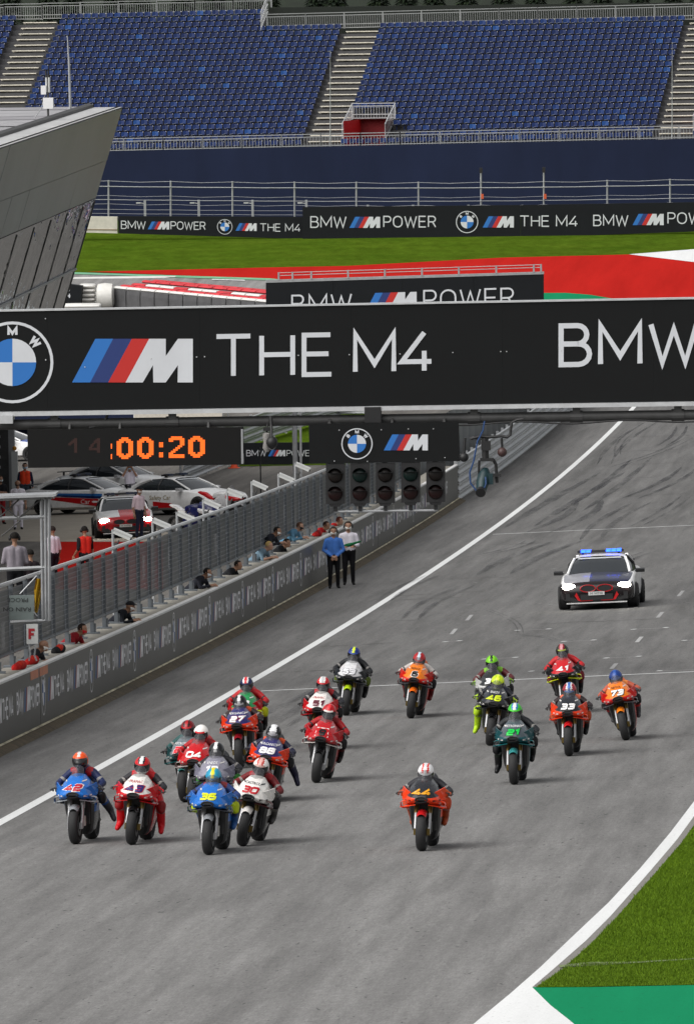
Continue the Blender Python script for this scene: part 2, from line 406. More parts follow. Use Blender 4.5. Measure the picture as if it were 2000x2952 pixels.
# ------------------------------------------------------------------ stroke lettering, logos
def arc(cx,cy,rx,ry,a0,a1,n=8): return [(cx+rx*math.cos(math.radians(a0+(a1-a0)*i/n)),cy+ry*math.sin(math.radians(a0+(a1-a0)*i/n))) for i in range(n+1)]
GL={ # letter: (width, polylines) in a box one unit high
'B':(.62,[[(.38,.53),(0,.53),(0,1),(.36,1)]+arc(.36,.765,.2,.235,90,-90)[1:],[(0,.51),(0,0),(.38,0)]+arc(.38,.265,.24,.265,-90,90)[1:]]),
'M':(.86,[[(0,0),(0,1),(.43,.2),(.86,1),(.86,0)]]),
'W':(1.0,[[(0,1),(.25,0),(.5,.88),(.75,0),(1,1)]]),
'P':(.6,[[(0,0),(0,1),(.36,1)]+arc(.36,.73,.24,.27,90,-90)[1:]+[(0,.46)]]),
'O':(.74,[arc(.37,.62,.37,.38,0,180)+arc(.37,.38,.37,.38,180,360)+[(.74,.62)]]),
'E':(.56,[[(.56,1),(0,1),(0,0),(.58,0)],[(.02,.52),(.52,.52)]]),
'R':(.62,[[(0,0),(0,1),(.36,1)]+arc(.36,.74,.24,.26,90,-90)[1:]+[(0,.48)],[(.36,.48),(.62,0)]]),
'T':(.72,[[(0,1),(.72,1)],[(.36,.98),(.36,0)]]),
'H':(.66,[[(0,0),(0,1)],[(.66,0),(.66,1)],[(.02,.52),(.64,.52)]]),
'F':(.5,[[(.5,1),(0,1),(0,0)],[(.02,.52),(.42,.52)]]),
'L':(.5,[[(0,1),(0,0),(.5,0)]]),
'I':(.1,[[(.05,1),(.05,0)]]),
'4':(.66,[[(.5,1),(0,.24),(.66,.24)],[(.5,.52),(.5,0)]]),
'0':(.58,[[(.12,0),(.46,0),(.58,.14),(.58,.86),(.46,1),(.12,1),(0,.86),(0,.14),(.12,0),(.2,0)]]),
'1':(.26,[[(0,.8),(.26,1),(.26,0)]]),
'2':(.58,[[(0,.86),(.1,1),(.48,1),(.58,.88),(.58,.62),(.48,.5),(.1,.5),(0,.4),(0,0),(.6,0)]]),
'3':(.56,[[(0,1),(.46,1),(.56,.9),(.56,.6),(.46,.51),(.12,.51)],[(.46,.5),(.56,.41),(.56,.1),(.46,0),(0,0)]]),
'5':(.56,[[(.56,1),(0,1),(0,.55),(.46,.55),(.56,.45),(.56,.1),(.46,0),(0,0)]]),
'6':(.56,[[(.52,1),(.1,1),(0,.9),(0,.1),(.1,0),(.46,0),(.56,.1),(.56,.44),(.46,.54),(.04,.54)]]),
'7':(.56,[[(0,1),(.56,1),(.2,0)]]),
'8':(.58,[[(.12,.53),(.46,.53),(.56,.64),(.56,.9),(.46,1),(.12,1),(.02,.9),(.02,.64),(.12,.53)],[(.12,.51),(0,.4),(0,.1),(.12,0),(.46,0),(.58,.1),(.58,.4),(.46,.51)]]),
'9':(.56,[[(.04,0),(.46,0),(.56,.1),(.56,.9),(.46,1),(.1,1),(0,.9),(0,.56),(.1,.46),(.52,.46)]]),
}
def ribbon(pts,w):
    "mitred ribbon of width w along a polyline -> list of quads"
    P=[Vector((a,b_,0)) for a,b_ in pts]; L=[];R=[]
    for i,p in enumerate(P):
        d0=(p-P[i-1]).normalized() if i>0 else None; d1=(P[i+1]-p).normalized() if i<len(P)-1 else None
        if d0 is None: d0=d1
        if d1 is None: d1=d0
        t=(d0+d1); t=t.normalized() if t.length>.01 else d1
        n=Vector((-t.y,t.x,0)); k=1/max(.38,n.dot(Vector((-d1.y,d1.x,0))))
        L.append(p+n*w/2*k); R.append(p-n*w/2*k)
    return [[tuple(L[i])[:2],tuple(R[i])[:2],tuple(R[i+1])[:2],tuple(L[i+1])[:2]] for i in range(len(P)-1)]
def text(s,x,y,h,w,m,gap=.26,slant=0.,wd=1.):
    "flat lettering: list of (polygon, material index, layer); x,y = lower left of the first letter, y up"
    out=[]; cx=x
    for ch in s:
        if ch==' ': cx+=h*.42*wd; continue
        gw,pl=GL[ch]
        for k,p in enumerate(pl):
            for q in ribbon([(cx+a*h*wd+slant*c*h,y+w/2+c*(h-w)) for a,c in p],w): out.append((q,m,k))
        cx+=(gw+gap)*h*wd
    return out
def twidth(s,h,gap=.26,wd=1.): return sum((.42 if c==' ' else GL[c][0]+gap) for c in s)*h*wd-gap*h*wd
def mlogo(x,y,h,cols):
    "slanted three-bar emblem with a bold white letter; width = 2.76 h"
    k=lambda px,py:(x+(px-208)*h/126.,y+(1102-py)*h/126.)
    P=[([(208,1102),(260,1102),(326,976),(275,976)],cols[0]),([(260,1102),(312,1102),(380,976),(326,976)],cols[1]),([(312,1102),(362,1102),(430,976),(380,976)],cols[2]),
       ([(362,1102),(412,1102),(441,1052),(478,1026),(478,976),(430,976)],cols[3]),([(441,1052),(442,1102),(478,1102),(513,1052),(513,976),(478,1026)],cols[3]),([(513,976),(513,1052),(512,1102),(556,1102),(556,976)],cols[3])]
    return [([k(*p) for p in q],c,0) for q,c in P]
def roundel(cx,cy,r,cb,cw):
    o=[]; n=40
    for i in range(n):
        a,b_=2*math.pi*i/n,2*math.pi*(i+1)/n
        o.append(([(cx+r*math.cos(a),cy+r*math.sin(a)),(cx+r*math.cos(b_),cy+r*math.sin(b_)),(cx+.93*r*math.cos(b_),cy+.93*r*math.sin(b_)),(cx+.93*r*math.cos(a),cy+.93*r*math.sin(a))],cw,0))
    for q in range(4):
        for i in range(8):
            a,b_=math.pi/2*(q+i/8),math.pi/2*(q+(i+1)/8)
            o.append(([(cx,cy),(cx+.58*r*math.cos(a),cy+.58*r*math.sin(a)),(cx+.58*r*math.cos(b_),cy+.58*r*math.sin(b_))],cb if q in(1,3) else cw,0))
    for ch,a in (('B',138),('M',90),('W',42)):
        t=math.radians(a-90); hh=.23*r; gw=GL[ch][0]*hh*.95
        for p,m_,l in text(ch,-gw/2,.64*r,hh,.065*r,cw,wd=.95):
            o.append(([(cx+x_*math.cos(t)-y_*math.sin(t),cy+x_*math.sin(t)+y_*math.cos(t)) for x_,y_ in p],cw,l))
    return o
def put(mb,polys,fn,off=.0):
    for p,m_,l in polys: mb.quad([fn(a,c,off+.0025*l) for a,c in p],m_)
P_BLUE=mat('print_light_blue',(.02,.16,.50),.55); P_NAVY=mat('print_navy',(.015,.035,.16),.55); P_RED=mat('print_red',(.52,.02,.015),.55); P_WHT=mat('print_white',(.62,.64,.67),.55,vary=.06,vscale=.8)
PR=[P_BLUE,P_NAVY,P_RED,P_WHT]
m_board=mat('black_board',(.0075,.0082,.0086),.7,vary=.15,vscale=.7,spec=.18)
m_steel=mat('galvanised_steel',(.36,.37,.38),.5,.35,vary=.15,vscale=4)
m_dsteel=mat('dark_steel',(.065,.065,.065),.55,.3,vary=.2,vscale=4)
m_lsteel=mat('light_steel',(.55,.56,.57),.45,.3,vary=.1,vscale=4)
m_conc=mat('concrete',(.42,.40,.35),.9,vary=.2,vscale=3,bump=.2)
m_black=mat('black_plastic',(.012,.012,.013),.5)
m_rubber=mat('black_rubber',(.016,.016,.017),.75)
# ------------------------------------------------------------------ start gantry with its hanging boards
UG=gp(745,1994)[0]
LG=lambda u:(lambda P:((P-T*u).dot(N),P.z))
def plane(u0,base):
    "pixel -> local coordinates of a thing standing at `base` whose axes are N,T,up"
    return lambda x,y,dy=0.: tuple((lambda d:(d.dot(N),d.dot(T)-dy,d.z))(onu(x,y,u0)-base))
gbase=G(UG,gp(10,2000)[1]-1.0)
gbase=G(UG,VW-3.2)
gt=thing('start_gantry','wide black start gantry board with large white lettering spanning the track','gantry',gbase,BX)
g=plane(UG,gbase)
def slab(mb,fn,c,th,mi=0,dy=0.):
    "board: four pixel corners (tl,tr,br,bl), thickness th going away"
    a=[fn(x,y,dy) for x,y in c]; bk=[(p[0],p[1]+th,p[2]) for p in a]
    mb.add(a+bk,[(0,1,2,3),(4,7,6,5),(0,4,5,1),(3,2,6,7),(0,3,7,4),(1,5,6,2)],mi)
top=lambda x:898-x*.018; bot=lambda x:1186-x*.015
cuts=[-260,137,576,1012,1448,1884,2320]
for x0,x1 in zip(cuts,cuts[1:]):
    q=MB(); e=.12
    slab(q,g,[(x0+e,top(x0)),(x1-e,top(x1)),(x1-e,bot(x1)),(x0+e,bot(x0))],.12)
    q.build('board_panel',m_board,gt)
q=MB(); pf=lambda x,y,o: g(x,-y,.012+o)
art=[]
art+=roundel(36,-1044,118,0,3)+mlogo(208,-1102,126,[0,1,2,3])
art+=text('THE',624,-1096,128,14,3,gap=.24,wd=1.06)
art+=text('M4',1024,-1090,124,14,3,gap=.18,wd=1.04)
art+=text('BMW',1617,-1080,127,15,3,gap=.24,wd=1.04)
# the row of letters climbs with the board
art=[([(a,c+(a-300)*.0165*(0.0 if a<560 else 1)) for a,c in p],m_,l) for p,m_,l in art]
for nm_,sel in (('round_emblem',lambda x:x<160),('stripe_emblem',lambda x:160<=x<600),('lettering_the',lambda x:600<=x<985),('lettering_model',lambda x:985<=x<1500),('lettering_maker',lambda x:x>=1500)):
    q=MB(); put(q,[a for a in art if sel(a[0][0][0])],pf)
    q.build(nm_,PR,gt,fixn=False)
q=MB()
for (x,y) in ((131,918),(245,1058),(436,1033),(132,1037),(567,1029),(590,1028),(860,1024),(1007,1022),(1153,1020),(1305,1016),(1443,1013),(1460,1013),(1617,1010),(1902,1006)): q.ball(g(x,y,.01),.016,6,4)
tag(q.build('board_bolts',m_lsteel,gt),kind='stuff')
q=MB(); slab(q,g,[(-260,top(-260)-5),(2320,top(2320)-5),(2320,top(2320)-.5),(-260,top(-260)-.5)],.3,0,.03); q.build('top_edge',m_lsteel,gt)
q=MB(); slab(q,g,[(-260,bot(-260)+1),(2320,bot(2320)+1),(2320,bot(2320)+13),(-260,bot(-260)+14)],.5,0,.05); q.build('bottom_ledge',m_lsteel,gt)
tb=lambda x:1226-x*.0145
q=MB(); q.path([g(x,tb(x),-.2) for x in (-260,500,1200,1800,2320)],.115,14); q.build('cross_tube',m_dsteel,gt,smooth=True)
for x in (155,495,1075,1365,1660,1953):
    q=MB(); a=g(x,bot(x)+12,-.2); c=g(x,tb(x),-.2); q.box(((a[0]+c[0])/2,a[1],(a[2]+c[2])/2),(.16,.2,abs(a[2]-c[2]))); q.tube((c[0]-.14,c[1],c[2]),(c[0]+.14,c[1],c[2]),.135,n=14); q.build('tube_hanger',m_dsteel,gt)
q=MB(); c=g(1075,1195,-.05); q.box((c[0],c[1],c[2]),(.36,.25,.34)); q.build('cable_box',m_black,gt)
# left leg of the gantry: box column behind the pit wall
zt=g(10,bot(0)+10)[2]
for dx,wd_,mm in ((g(-70,1200)[0],.3,m_dsteel),(g(-40,1200)[0],.2,m_steel)):
    q=MB(); q.box((dx,.25,zt/2-.3),(wd_,.3,zt+.6),0); q.build('column',mm,gt)
for k in range(9): q=MB(); q.box((g(-95,1200)[0],.25,1.2+k*.55),(.18,.34,.06)); q.build('louvre',m_lsteel,gt)
q=MB(); c=g(16,1208); q.box((c[0]+.02,.1,c[2]),(.3,.5,.18)); q.build('column_head',m_lsteel,gt)
xr=g(2290,1200)[0]; q=MB(); q.box((xr,.25,zt/2),(.35,.35,zt+.8)); q.build('column',m_steel,gt)
q=MB(); q.path([g(310,1185,-.1),g(308,1198,-.12),g(300,1215,-.13),g(280,1228,-.14),g(255,1234,-.1)],.03,6); q.build('cable',m_black,gt); q=MB(); q.path([g(x,tb(x)+16+4*math.sin(x*.02),-.1) for x in range(1150,2100,50)],.02,6); q.build('cable',m_black,gt)
# clock board
ck=thing('clock_board','black dot matrix clock board with orange digits hanging below the gantry','clock',onu(390,1345,UG),BX)
c_=plane(UG,ck.location)
q=MB(); slab(q,c_,[(80,1238),(701,1231),(702,1338),(82,1348)],.22,0,.12); q.build('case',mat('clock_case',(.0085,.0085,.0085),.75,spec=.2),ck)
q=MB(); slab(q,c_,[(696,1236),(701,1236),(702,1336),(697,1336)],.26,0,.14); q.build('side_strip',m_steel,ck)
DOT={'0':['0011100','0111110','1110111','1100011','1100011','1100011','1100011','1100011','1100011','1110111','0111110','0011100'],
'2':['0111110','1111111','1100011','0000011','0000011','0000110','0001100','0011000','0110000','1100000','1111111','1111111'],
'1':['0000011','0000111','0001111','0011111','0111011','0110011','0000011','0000011','0000011','0000011','0000011','0000011'],
'4':['0000011','0000111','0001111','0001111','0011011','0110011','0110011','1100011','1111111','1111111','0000011','0000011']}
def fat(rows):
    return rows
m_led=mat('led_orange',(.3,.05,.01),.6,emit=(1.0,.13,.005),estr=1.05); m_leddim=mat('led_dim',(.022,.009,.007),.7,emit=(1,.10,.0),estr=.008)
lit=MB(); dim=MB()
def digit(mb,ch,x0,y0,x1,y1,dw=.92):
    R=DOT[ch]; nx,ny=7,12; sx,sy=(x1-x0)/nx,(y1-y0)/ny
    for j,r in enumerate(R):
        for i,b_ in enumerate(r):
            if b_=='1':
                for a_ in (0,1):
                    for e_ in (0,1):
                        X=x0+(i+.5*a_)*sx; Y=y0+(j+.5*e_)*sy
                        mb.quad([c_(X,Y,.125),c_(X+sx*.5*dw,Y,.125),c_(X+sx*.5*dw,Y+sy*.5*dw,.125),c_(X,Y+sy*.5*dw,.125)])
for ch,x0,x1,y0 in (('0',338,385,1260),('0',397,444,1259),('2',488,533,1257),('0',544,592,1256)): digit(lit,ch,x0,y0,x1,y0+62)
for x,y,w_ in ((460,1274,12),(460,1303,12),(321,1278,3),(321,1308,3)):
    for a_ in range(max(1,w_//4)):
        for e_ in range(4): 
            X=x+a_*4; Y=y+e_*3.6
            lit.quad([c_(X,Y,.125),c_(X+3.4,Y,.125),c_(X+3.4,Y+3.2,.125),c_(X,Y+3.2,.125)])
for ch,x0,x1,y0 in (('1',194,224,1262),('4',258,290,1262)): digit(dim,ch,x0,y0,x1,y0+42)
tag(lit.build('lit_digits',m_led,ck,fixn=False),kind='stuff'); tag(dim.build('dim_digits',m_leddim,ck,fixn=False),kind='stuff')
for x in (200,345,600): q=MB(); q.tube(c_(x,tb(x),-.1),c_(x,1240,-.02),.035,n=6); q.build('hanger',m_dsteel,ck)
# small board above the lights
sb=thing('sign_board','small black board with round blue and white emblem above the start lights','sign',onu(1108,1330,UG),BX)
s_=plane(UG,sb.location)
q=MB(); slab(q,s_,[(891,1221),(1322,1215),(1326,1328),(893,1336)],.12,0,.14); q.build('panel',m_board,sb)
q=MB(); put(q,roundel(1030,-1278,45,0,3),lambda x,y,o:s_(x,-y,.152+o)); q.build('round_emblem',PR,sb,fixn=False)
q=MB(); put(q,mlogo(1107,-1297,46,[0,1,2,3]),lambda x,y,o:s_(x,-y,.152+o)); q.build('stripe_emblem',PR,sb,fixn=False)
q=MB()
for x,y in ((979,1239),(1100,1238),(1178,1235),(1250,1235),(965,1328),(1060,1329),(1200,1321),(1283,1318)): q.ball(s_(x,y,.15),.014,6,4)
tag(q.build('bolts',m_lsteel,sb),kind='stuff')
for x in (950,1130,1280): q=MB(); q.tube(s_(x,tb(x),-.1),s_(x,1226,.06),.04,n=6); q.build('hanger',m_dsteel,sb)
# five pairs of start lights
m_lr=mat('lamp_red_off',(.014,.003,.003),.45,spec=.3); m_lg=mat('lamp_green_off',(.002,.012,.010),.45,spec=.3); m_lk=mat('lamp_dark_off',(.009,.006,.005),.45,spec=.3)
ordn=['leftmost','second','middle','fourth','rightmost']
for k,(x0,yt,tp) in enumerate(((940,1336,m_lk),(1011,1335,m_lg),(1084,1334,m_lk),(1157,1332,m_lg),(1229,1331,m_lk))):
    x1=x0+54; cx=x0+27
    l=thing('start_light','%s of the five unlit start lights under the small emblem board, %s upper lens'%(ordn[k],'greenish' if tp is m_lg else 'dark red'),'light',onu(cx,yt+120,UG),BX,'start lights')
    f_=plane(UG,l.location); q=MB(); slab(q,f_,[(x0,yt),(x1,yt-1),(x1,yt+115),(x0,yt+116)],.22,0,.12)
    slab(q,f_,[(x0+8,yt+116),(x1-8,yt+115),(x1-14,yt+124),(x0+14,yt+124)],.16,0,.1); q.build('housing',m_black,l)
    for yy,mm in ((yt+34,tp),(yt+86,m_lr)):
        q=MB(); C=Vector(f_(cx,yy,.12)); r=21/131.
        q.loft([[tuple(C+Vector((r*s_k*math.cos(t),-d,r*s_k*math.sin(t)))) for t in [2*math.pi*j/20 for j in range(20)]] for s_k,d in ((1,.0),(.97,.03),(.8,.055),(.45,.075),(.1,.08))],mi=0)
        q.build('lens',mm,l,smooth=True)
        q=MB(); q.loft([[tuple(C+Vector((r*s_k*math.cos(t),-d,r*s_k*math.sin(t)))) for t in [math.radians(20+140*j/12) for j in range(13)]] for s_k,d in ((1.12,.0),(1.12,.16),(1.06,.16),(1.06,.0))],closed=True,caps=False); q.build('visor',m_black,l)
    q=MB(); a=f_(cx,yt+122,.0); q.box((a[0],a[1],a[2]-.04),(.08,.1,.16)); q.build('foot_clamp',m_black,l)
    q=MB(); q.box((a[0],.02,f_(cx,yt-2)[2]),(.1,.08,.1)); q.build('top_clamp',m_dsteel,l)
lb=thing('light_bar','thin grey bar joining the feet of the start lights','bar',onu(1108,1471,UG),BX); f_=plane(UG,lb.location)
q=MB(); q.tube(f_(963,1475),f_(1262,1471),.028,n=8); q.build('rod',m_steel,lb,smooth=True)
for x in (967,1038,1111,1184,1257):
    q=MB(); q.tube(f_(x,1476-.013*(x-967)),f_(x,1464-.013*(x-967)),.02,n=6); q.build('peg',m_black,lb)
# ------------------------------------------------------------------ hanging equipment
def hang(name,label,cat,x,y): 
    o=thing(name,label,cat,onu(x,y,UG),BX); return o,plane(UG,o.location)
m_fur=mat('grey_fur',(.27,.26,.25),1.,vary=.3,vscale=40,bump=1.,bscale=60)
o,f_=hang('microphone','grey furry microphone hanging beside a black round lamp head','microphone',766,1300)
q=MB(); q.path([f_(770,y,.1) for y in (1246,1250,1262,1275,1290,1302)],[.04,.085,.09,.075,.095,.04],12); q.build('wind_cover',m_fur,o,smooth=True)
q=MB(); q.tube(f_(770,tb(770)+8,-.05),f_(770,1248,.1),.02,n=6); q.box(f_(770,1236,.1),(.16,.1,.07)); q.build('bracket',m_black,o)
o,f_=hang('lamp_head','black drop shaped device hanging from a dark post under the gantry','device',785,1290)
q=MB(); q.path([f_(786,y,.25) for y in (1256,1258,1266,1276,1284,1290,1294)],[.03,.07,.12,.125,.10,.06,.02],14); q.build('dome',m_black,o,smooth=True)
q=MB(); q.path([f_(781,1200,.1),f_(783,1225,.15),f_(785,1258,.25)],[.05,.035,.03],8); q.build('stem',m_black,o)
q=MB(); q.path([f_(776,1284,.26),f_(780,1291,.26),f_(786,1294,.26),f_(792,1291,.26),f_(797,1284,.26)],.012,6); q.build('trim_ring',m_lsteel,o)
o,f_=hang('television_camera','black remote television camera hanging on a bent arm with blue cable','camera',1400,1340)
P=lambda x,y,d=.15:f_(1300+x/2.25,1150+y/2.25,d)
q=MB(); q.path([P(470,128),P(430,132),P(395,150),P(388,200),P(385,230),P(365,245),P(330,238),P(250,245),P(190,240),P(130,255)],.032,8); q.build('arm',m_black,o,smooth=True)
q=MB(); q.tube(P(222,250),P(225,380),.075,n=8); q.box(P(228,300),(.2,.2,.2)); q.box(P(235,390),(.3,.16,.07)); q.build('mount',m_black,o)
q=MB(); q.path([P(185,395),P(182,470),P(190,500)],.03,6); q.path([P(275,390),P(292,420),P(296,480),P(300,540)],.04,6); q.box(P(300,490,.2),(.17,.1,.07)); q.build('yoke',m_black,o)
m_teal=mat('dark_teal_case',(.006,.03,.036),.45)
q=MB(); q.path([P(225,450,.05),P(218,490,.1),P(205,545,.2),P(200,595,.35)],[.07,.15,.14,.10],14); q.box(P(245,515,.1),(.2,.26,.24)); q.build('body',[m_teal],o,smooth=True)
q=MB(); q.tube(P(200,585,.4),P(198,600,.5),.10,.11,n=14); q.build('lens',m_black,o,smooth=True)
m_bluec=mat('blue_cable',(.012,.05,.16),.5)
q=MB(); q.path([P(220,140,.2),P(210,200,.22),P(175,270,.25),P(150,400,.27),P(125,470,.27),P(130,540,.27),P(170,592,.3),P(215,590,.4),P(232,540,.4),P(228,500,.35)],.018,6); q.build('cable',m_bluec,o,smooth=True)
q=MB(); q.path([P(120,255),P(150,240),P(175,262),P(160,285)],.016,6); q.build('loose_cable',m_black,o)
for x,y,nm,mm,lab in ((85,375,'round_sensor',m_black,'small black round sensor left of the hanging camera'),(333,342,'round_sensor',mat('brown_ball',(.06,.03,.028),.5),'small brown ball sensor right of the hanging camera')):
    o2,f2=hang(nm,lab,'sensor',1300+x/2.25,1150+y/2.25); P2=lambda x,y,d=.15:f2(1300+x/2.25,1150+y/2.25,d)
    q=MB(); q.ball(P2(x,y),.105,14,10); q.build('ball',mm,o2,smooth=True)
    q=MB(); q.tube(P2(x+2,y-10),P2(x+ (8 if x<200 else -4),250),.03,n=6); q.box(P2(x-12,y+6),(.12,.05,.05)); q.build('rod',m_black,o2)
# ------------------------------------------------------------------ pit wall, ledge and fence
WH=1.32
m_ledge=mat('ledge_concrete',(.26,.245,.21),.9,vary=.25,vscale=2)
n=NB('wall_print',(.052,.05,.047),.42); pos=n.mapped(0); al=n.mapped(TH,(1,.2,1))
n.b.inputs['Specular IOR Level'].default_value=.6
n.done(n.scale((.052,.05,.047),n.rng(n.noise(al,.8,5,.7),.3,.7,.75,1.25))); m_wallp=n.m
m_stain=mat('stained_kerb',(.085,.066,.04),.95,vary=.45,vscale=2.5,bump=.4)
UE=u_at_x(1321,VW)
pw=thing('pit_wall','long low grey pit wall printed with white lettering along the track','wall',G(170,VW)); pb=pw.location.copy()
def lo(P): return tuple(P-pb)
def wstrip(name,prof,u0,u1,m,parent,base,step=5.0,v=VW):
    "prof: closed outline of (dv,dz) swept along the track"
    q=MB(); us=list(np.arange(u0,u1,step))+[u1]
    q.loft([[tuple(G(u,v)+N*dv+Vector((0,0,dz))-base) for dv,dz in prof] for u in us]); return q.build(name,m,parent)
us=[170]+[gp(x,2000)[0] if 0 else u_at_x(x,VW) for x in (118,)]
JO=[170,u_at_x(118,VW),u_at_x(770,VW),u_at_x(1090,VW),UE]
for k in range(len(JO)-1):
    wstrip('wall_face',[(0,-.1),(0,WH),(-.10,WH),(-.10,-.1)],JO[k]+.03,JO[k+1]-.03,m_wallp,pw,pb)
wstrip('wall_core',[(-.12,-.1),(-.12,WH-.03),(-.75,WH-.03),(-.75,-.1)],170,UE,m_ledge,pw,pb)
wstrip('wall_cap',[(.012,WH-.02),(.012,WH+.025),(-.12,WH+.025),(-.12,WH-.02)],170,UE,mat('white_cap',(.66,.66,.65),.6,vary=.15,vscale=1.5),pw,pb)
wstrip('foot_kerb',[(.30,-.02),(.24,.05),(.10,.11),(.003,.12),(.003,-.02)],170,UE,m_stain,pw,pb,2.0)
wstrip('foot_line',[(.06,.118),(.05,.135),(.02,.145),(.004,.12)],170,UE,mat('yellowish_line',(.50,.46,.33),.9,vary=.7,vscale=1.1),pw,pb,2.0)
# lettering: one unit every 11.25 m
unit=roundel(0,.76,.47,0,3)+mlogo(.95,.54,.48,[0,1,2,3])+text('THE',2.45,.55,.45,.075,3)+text('M4',3.85,.55,.45,.075,3)
unit+=text('BMW',5.45,.55,.45,.075,3)+mlogo(6.95,.54,.48,[0,1,2,3])+text('POWER',8.4,.55,.45,.075,3,gap=.2)
u0=u_at_x(127,VW)-11.25; k=0
m_wp=[mat('wall_blue',(.05,.13,.33),.5),mat('wall_navy',(.035,.045,.10),.5),mat('wall_red',(.3,.04,.035),.5),mat('wall_white',(.80,.80,.82),.5,vary=.15,vscale=3)]
while u0+k*11.25<UE-8:
    q=MB(); s0=u0+k*11.25
    put(q,unit,lambda a,c,o:tuple(G(s0+a,VW)+N*(.004+o)+Vector((0,0,c))-pb)); q.build('printed_lettering',m_wp,pw,fixn=False); k+=1
m_tape=mat('orange_tape',(.55,.22,.13),.7,vary=.15,vscale=3)
for x0,x1 in ((90,113),(116,140)):
    q=MB(); a,c=u_at_x(x0,VW),u_at_x(x1,VW); q.quad([lo(G(a,VW)+N*.006+Vector((0,0,WH-.02))),lo(G(c,VW)+N*.006+Vector((0,0,WH-.02))),lo(G(c,VW)+N*.006+Vector((0,0,WH-.2))),lo(G(a,VW)+N*.006+Vector((0,0,WH-.2)))]); q.build('tape_patch',m_tape,pw)
# fence on the wall: steel posts, wire panels, clear screens behind
VF=VW-.62; FB,FT=WH+.32,WH+1.73
UFE=u_at_x(1180,VF)
fe=thing('pit_wall_fence','grey wire fence with steel posts standing on the pit wall','fence',G(170,VF)); fb=fe.location.copy()
m_fpost=mat('fence_grey',(.135,.15,.165),.5,.2,vary=.12,vscale=4)
m_screen=mat('clear_screen',(.036,.045,.056),.4,alpha=.92,spec=.5,vary=.25,vscale=.8)
m_wire=mat('fence_wire',(.17,.18,.195),.5,.3)
sp=3.15; cnt=int((UFE-170)/sp)
pm=None
for k in range(cnt+1):
    u=170+k*sp; M=Matrix.Translation(G(u,VF)-fb)
    if pm is None:
        q=MB(); q.box((0,0,(WH+FT)/2),(.09,.09,FT-WH)); q.box((.0,0,WH+.012),(.34,.3,.03)); q.box((.06,0,WH+.12),(.05,.04,.2)); p=q.build('post',m_fpost,fe); pm=p.data; p.matrix_local=M
    else: link('post',pm,fe,M)
for k in range(cnt):
    a,c=170+k*sp+.06,170+(k+1)*sp-.06
    L=lambda u,z,dv=0.:tuple(G(u,VF)+N*dv+Vector((0,0,z))-fb)
    q=MB(); q.add([L(a,FB,-.03),L(c,FB,-.03),L(c,FT-.12,-.03),L(a,FT-.12,-.03)],[(0,1,2,3)]); q.build('screen',m_screen,fe,fixn=False)
    q=MB()
    for j in range(13): z=FB+.02+j*(FT-FB-.14)/12; q.tube(L(a,z,.03),L(c,z,.03),.006,n=4)
    q.build('wire_panel',m_wire,fe)
    q=MB(); q.tube(L(a-.03,FT,0),L(c+.03,FT,0),.045,n=6); q.build('top_rail',m_lsteel,fe)
    q=MB(); q.tube(L(a,FB-.02,.02),L(c,FB-.02,.02),.03,n=6); q.build('bottom_rail',m_fpost,fe)
    if random.random()<.28:
        q=MB(); z0=FB+random.uniform(.1,.5); uu=random.uniform(a+.4,c-1.); w_=random.uniform(.5,.9)
        q.add([L(uu,z0,.05),L(uu+w_,z0,.05),L(uu+w_,z0+.55,.05),L(uu,z0+.55,.05)],[(0,1,2,3)]); q.build('clear_pane',mat('glossy_pane',(.3,.33,.36),.08,alpha=.28),fe,fixn=False)
# trackside timing boxes on posts along the fence
tpos=[(344,1533),(458,1503),(528,1482),(604,1446),(672,1416),(743,1393),(820,1371),(868,1340)]
m_wbox=mat('white_enamel',(.55,.56,.55),.4)
for k,(x,y) in enumerate(tpos):
    v=VF-.45; u=u_at_x(x-12,v); zt_=None; bse=G(u,v)
    z1=onu(x-12,y,u).z-bse.z
    o=thing('sensor_box','%s white slanted sensor box on a thin post rising behind the pit fence'%['nearest','second nearest','third nearest','fourth nearest','fifth nearest','sixth nearest','second farthest','farthest'][k],'sensor',bse,BX,'sensor boxes along the fence')
    q=MB(); q.tube((0,0,0),(0,0,z1+.05),.035,n=6); q.build('post',m_steel,o)
    q=MB(); M=Matrix.Translation((.24,0,z1-.02))@Matrix.Rotation(math.radians(24),4,'Y'); q.box((0,0,.0),(.46,.17,.04),0,M); q.box((0,0,-.065),(.42,.13,.085),0,M); q.build('housing',m_wbox,o)
    q=MB(); q.box((.225,0,-.065),(.03,.08,.05),0,M); q.build('lens',m_black,o)
    q=MB(); q.tube((.02,0,z1-.5),(.14,0,z1-.2),.02,n=5); q.box((.06,0,z1-.32),(.08,.06,.14)); q.build('bracket',m_dsteel,o)
